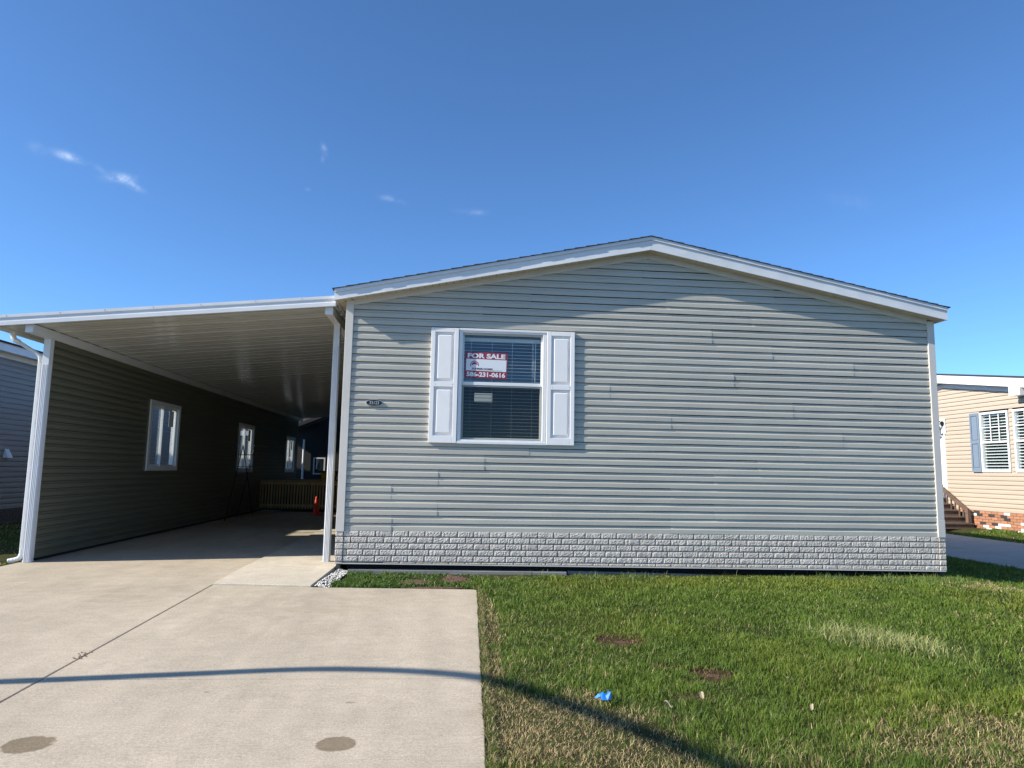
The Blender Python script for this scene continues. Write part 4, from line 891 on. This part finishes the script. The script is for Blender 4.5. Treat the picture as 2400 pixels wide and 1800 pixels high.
tl_ = t.nodes.new('ShaderNodeBsdfTranslucent'); t.links.new(at.outputs['Color'], tl_.inputs[0]); ms = t.nodes.new('ShaderNodeMixShader'); ms.inputs[0].default_value = .28
t.links.new(b.outputs[0], ms.inputs[1]); t.links.new(tl_.outputs[0], ms.inputs[2]); t.links.new(ms.outputs[0], t.nodes['Material Output'].inputs[0])
def patch(x, y, L):
    o = np.zeros_like(x); wob = (vnoise(x, y, 7, 91) - .5) * 1.1 + (vnoise(x, y, 22, 92) - .5) * .5
    for c, rx, ry, s in L:
        q = ((x - c[0]) / rx) ** 2 + ((y - c[1]) / ry) ** 2; o = np.maximum(o, s * np.clip(1.35 - q + wob, 0, 1))
    return o
def blades(name, x, y, z, h, w, lean, col, label, parent=None):
    n = len(x); ph = rng.random(n) * 2 * np.pi; la = rng.random(n) * 2 * np.pi
    dx, dy = np.cos(ph) * w / 2, np.sin(ph) * w / 2; lx_, ly_ = np.cos(la) * lean * h, np.sin(la) * lean * h
    V = np.zeros((n, 5, 3)); 
    V[:, 0] = np.stack([x - dx, y - dy, z], -1); V[:, 1] = np.stack([x + dx, y + dy, z], -1)
    mxx, myy, mz = x + lx_ * .35, y + ly_ * .35, z + h * .62
    V[:, 2] = np.stack([mxx - dx * .75, myy - dy * .75, mz], -1); V[:, 3] = np.stack([mxx + dx * .75, myy + dy * .75, mz], -1)
    V[:, 4] = np.stack([x + lx_, y + ly_, z + h * np.sqrt(np.clip(1 - .45 * lean ** 2, .2, 1))], -1)
    base = (np.arange(n) * 5)[:, None]; T_ = np.concatenate([base + np.array([[0, 1, 3]]), base + np.array([[0, 3, 2]]), base + np.array([[2, 3, 4]])], 1).reshape(-1, 3)
    me = bpy.data.meshes.new(name); me.vertices.add(n * 5); me.vertices.foreach_set('co', V.reshape(-1).astype(np.float32))
    me.loops.add(T_.size); me.loops.foreach_set('vertex_index', T_.reshape(-1).astype(np.int32)); me.polygons.add(len(T_))
    me.polygons.foreach_set('loop_start', (np.arange(len(T_)) * 3).astype(np.int32)); me.polygons.foreach_set('loop_total', np.full(len(T_), 3, np.int32))
    me.update(); me.validate()
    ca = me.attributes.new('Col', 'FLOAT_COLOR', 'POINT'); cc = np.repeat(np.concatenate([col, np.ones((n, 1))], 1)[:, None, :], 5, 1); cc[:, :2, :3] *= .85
    ca.data.foreach_set('color', cc.reshape(-1).astype(np.float32)); me.materials.append(M_BLADE)
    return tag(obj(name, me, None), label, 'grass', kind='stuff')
def scatter(n, x0, x1, y0, y1): return rng.uniform(x0, x1, n), rng.uniform(y0, y1, n)
GREEN = np.array((.118, .195, .024)); LIGHT = np.array((.265, .355, .058)); DARK = np.array((.055, .10, .018)); TAN = np.array((.56, .43, .22)); BROWN = np.array((.24, .13, .08))
def lawn(name, parts, label, hbase=.046, bladew=.0042, dryall=0.0, maskf=None, colshift=1.0):
    X = []; Y = []
    for n, *r in parts: a, b = scatter(n, *r); X.append(a); Y.append(b)
    x = np.concatenate(X); y = np.concatenate(Y)
    keep = np.ones(len(x), bool) if maskf is None else maskf(x, y)
    ba = patch(x, y, bare); keep &= rng.random(len(x)) > ba * .35; x = x[keep]; y = y[keep]; ba = ba[keep]
    dr = np.clip(patch(x, y, dry) + dryall + (vnoise(x, y, 1.3, 33) - .70) * .5, 0, 1)
    big = vnoise(x, y, 1.1, 21); mid = vnoise(x, y, 4.5, 22); r = rng.random(len(x))
    h = hbase * (.55 + .6 * big + .35 * mid) * (.55 + .9 * rng.random(len(x))) * (1 - .45 * dr) * (1 - .55 * ba) * (.62 + .76 * vnoise(x, y, 11, 24))
    h = h * (1 - .5 * np.clip((y + .45) / .35, 0, 1) * (x < 8.4))
    mixl = np.clip(.15 + .55 * mid + .5 * (r - .5), 0, 1)[:, None]
    col = DARK * (1 - mixl) + LIGHT * mixl; col = col * .55 + GREEN * .45
    yl = np.clip((vnoise(x, y, .9, 61) - .45) * 1.6, 0, .8)[:, None]; col = col * (1 - yl) + col * np.array((1.35, 1.08, .9)) * yl
    isdry = (rng.random(len(x)) < dr * .86 + .02)[:, None]; col = np.where(isdry, TAN * (.6 + .6 * rng.random((len(x), 1))), col)
    col = np.where((rng.random(len(x)) < ba * 1.3)[:, None], BROWN * (.6 + .8 * rng.random((len(x), 1))), col)
    col = col * (.8 + .4 * rng.random((len(x), 1))) * colshift
    lean = rng.uniform(.15, 1.0, len(x)) + .25 * dr + .6 * ba
    dist = np.hypot(x - CAM[0], y - CAM[1]); w = bladew * np.clip(dist / 5.0, .85, 3)
    return blades(name, x, y, zl(x, y) - .008, h, w * (.7 + .6 * rng.random(len(x))), lean, col, label)
def front_mask(x, y):
    m = (x > redge(y) + .008) | ((y > -1.25 - .06 * 0) & (x > .22 + (y < -.3) * -.06))
    m &= ~((x < redge(y) + .004) & (y < -1.365 + (1.78 - x) * .055)); m &= ~((y > .12) & (x < 8.45) & (x > 0)); m &= ~((y > -.06) & (x < 3.05)) 
    m &= (x < 11.15); m &= ~((x < 1.72) & (y > -1.4) & (rng.random(len(x)) < .5 + .4 * sm(.6, 1.1, x) * (x < 1.6)))
    d = np.hypot(x - CAM[0], y - CAM[1]); return m
lawn('grass', [(105000, 1.6, 5.4, -6.6, -3.4), (60000, 1.75, 7.2, -3.4, -1.4), (42000, .2, 8.4, -1.4, .10), (44000, 5.4, 10.2, -6.2, -3.4), (34000, 7.2, 11.15, -3.4, .5), (26000, 8.4, 11.15, .5, 8)], 'green front lawn with dry tan and bare brown patches', maskf=front_mask)
lawn('grass', [(26000, -8.1, -4.2, -1.5, 9)], 'dry patchy grass strip between the carport and the dark grey house', dryall=.35, bladew=.005)
lawn('grass', [(16000, 14.36, 15.55, 2, 9.6)], 'sunlit grass strip below the orange brick skirting', dryall=.1, bladew=.005, maskf=lambda x, y: ~((y > 7.9) & (x > 14.5)))
# taller tufts: pale clump, rank grass by the skirting
c = gpix(2062, 1512); n = 2600; a = rng.normal(0, 1, n); b2 = rng.normal(0, 1, n)
x = c[0] + a * .19 + b2 * .06; y = c[1] - a * .15 + b2 * .13; col = np.where((rng.random(n) < .6)[:, None], np.array((.42, .42, .17)), np.array((.20, .27, .07))) * (.7 + .6 * rng.random((n, 1)))
blades('grass_tuft', x, y, zl(x, y) - .005, .11 * (.5 + .8 * rng.random(n)), np.full(n, .0055), rng.uniform(.3, 1.1, n), col, 'tall pale yellow grass clump on the right side of the lawn')
n = 2600; x = rng.uniform(1.9, 8.4, n); y = rng.normal(-.42, .17, n); k = (vnoise(x, y, 3, 77) > .42) & (y < .08); x = x[k]; y = y[k]; n = len(x)
col = (np.array((.15, .21, .06)) * (.7 + .7 * rng.random((n, 1))))
blades('grass_tuft', x, y, zl(x, y), .08 * (.5 + .9 * rng.random(n)), np.full(n, .006), rng.uniform(.2, 1.1, n), col, 'longer rank grass along the foot of the stone skirting')
n = 5200; y = rng.uniform(-8, -1.4, n); x = redge(y) + rng.uniform(.004, .05, n)
col = np.where((rng.random(n) < .55)[:, None], TAN * .75, GREEN) * (.6 + .7 * rng.random((n, 1)))
blades('grass_tuft', x, y, zl(x, y), .045 * (.4 + 1.0 * rng.random(n)), np.full(n, .0045), rng.uniform(.4, 1.4, n), col, 'straggly grass creeping over the right driveway edge')
# low leafy ground cover in the bed by the walk
n = 11000; x = rng.uniform(.12, 1.75, n); y = rng.uniform(-1.25, -.05, n); k = (rng.random(n) > patch(x, y, bare) * .97) & (rng.random(n) < 1.05 - .8 * sm(.7, 1.15, x + .25 * (vnoise(x, y, 4, 8) - .5))) & (vnoise(x, y, 5, 55) > .22); x = x[k]; y = y[k]; n = len(x)
blades('ground_cover', x, y, zl(x, y) - .005, .045 * (.5 + rng.random(n)) * (1.2 - .4 * (x / 1.8)), np.full(n, .013), rng.uniform(.6, 1.5, n), np.array((.085, .155, .03)) * (.6 + .9 * rng.random((n, 1))), 'dark green weedy ground cover in the bed beside the walk')
# soil patches
for i, (c, rx, ry, s) in enumerate(bare):
    if i not in (0, 2, 7, 8, 9, 10): continue
    nn = 26; mb = MB(); mb.v = [(c[0], c[1], float(zl(c[0], c[1])) + (.004 if i < 7 else .016))]
    for k2 in range(nn):
        an = 2 * math.pi * k2 / nn; rr_ = .82 + random.uniform(-.25, .25); xx, yy = c[0] + rx * rr_ * math.cos(an), c[1] + ry * rr_ * math.sin(an); mb.v.append((xx, yy, float(zl(xx, yy)) + (-.004 if i < 7 else .006)))
    mb.f = [(0, 1 + k2, 1 + (k2 + 1) % nn) for k2 in range(nn)]
    tag(obj('bare_soil', mb, M_SOIL), 'bare brown soil showing through the lawn', 'soil', kind='stuff')
# litter
c = gpix(1416, 1652); mb = MB(); rr = random.Random(9); zc = float(zl(c[0], c[1])) + .035
for j_ in range(5):
    for i_ in range(6):
        ed = i_ in (0, 5) or j_ in (0, 4)
        mb.v.append((c[0] + (i_ - 2.5) * .021 + rr.uniform(-.008, .008), c[1] + (j_ - 2) * .017 + rr.uniform(-.008, .008), zc + rr.uniform(0, .012) + (0 if ed else rr.uniform(.01, .045))))
mb.f = [(j_ * 6 + i_, j_ * 6 + i_ + 1, j_ * 6 + 7 + i_, j_ * 6 + 6 + i_) for j_ in range(4) for i_ in range(5) if (i_, j_) not in ((0, 0), (4, 3), (4, 0))]
sc_ = obj('plastic_scrap', mb, M_BLUEP); so_ = sc_.modifiers.new('thick', 'SOLIDIFY'); so_.thickness = .002
tag(sc_, 'crumpled bright blue plastic scrap lying on the grass', 'scrap')
for (px, py), lab, s_ in (((1645, 1646), 'pale dry leaf in the small bare patch below the middle of the lawn', .04), ((1903, 1674), 'cream dry leaf lying in the green lawn right of centre', .028), ((1851, 1608), 'thin white leaf sliver near the middle of the lawn', .022), ((1566, 1667), 'pale green upright leaf near the blue scrap', .03)):
    c = gpix(px, py); a0 = random.uniform(0, 3); z = float(zl(c[0], c[1])) + .045; mb = MB()
    for t_ in np.linspace(-1, 1, 7):
        w = s_ * .32 * (1 - t_ * t_) + .001; bx, by, bz = c[0] + s_ * t_ * math.cos(a0), c[1] + s_ * t_ * math.sin(a0), z + .014 * math.sin(t_ * 2.5)
        mb.v += [(bx - w * math.sin(a0), by + w * math.cos(a0), bz), (bx, by, bz - .006), (bx + w * math.sin(a0), by - w * math.cos(a0), bz)]
    mb.f = [(3 * i + k2, 3 * i + k2 + 1, 3 * i + 4 + k2, 3 * i + 3 + k2) for i in range(6) for k2 in range(2)]
    tag(obj('dry_leaf', mb, M_LEAF), lab, 'leaf')
c = np.array((-.95, -3.95)); mb = MB()
for i in range(14):
    x, y, s_ = -1.178 + random.uniform(-.06, .03), -3.98 + random.uniform(-.09, .09), random.uniform(.006, .014)
    mb.add([(x - s_, y, zd(y) + .001), (x + s_, y - s_, zd(y) + .001), (x, y + s_, zd(y) + .001), (x, y, zd(y) + s_)], [(0, 1, 3), (1, 2, 3), (2, 0, 3)])
tag(obj('debris', mb, M_SOIL), 'small crumbs of dirt on the driveway joint', 'debris', kind='stuff')
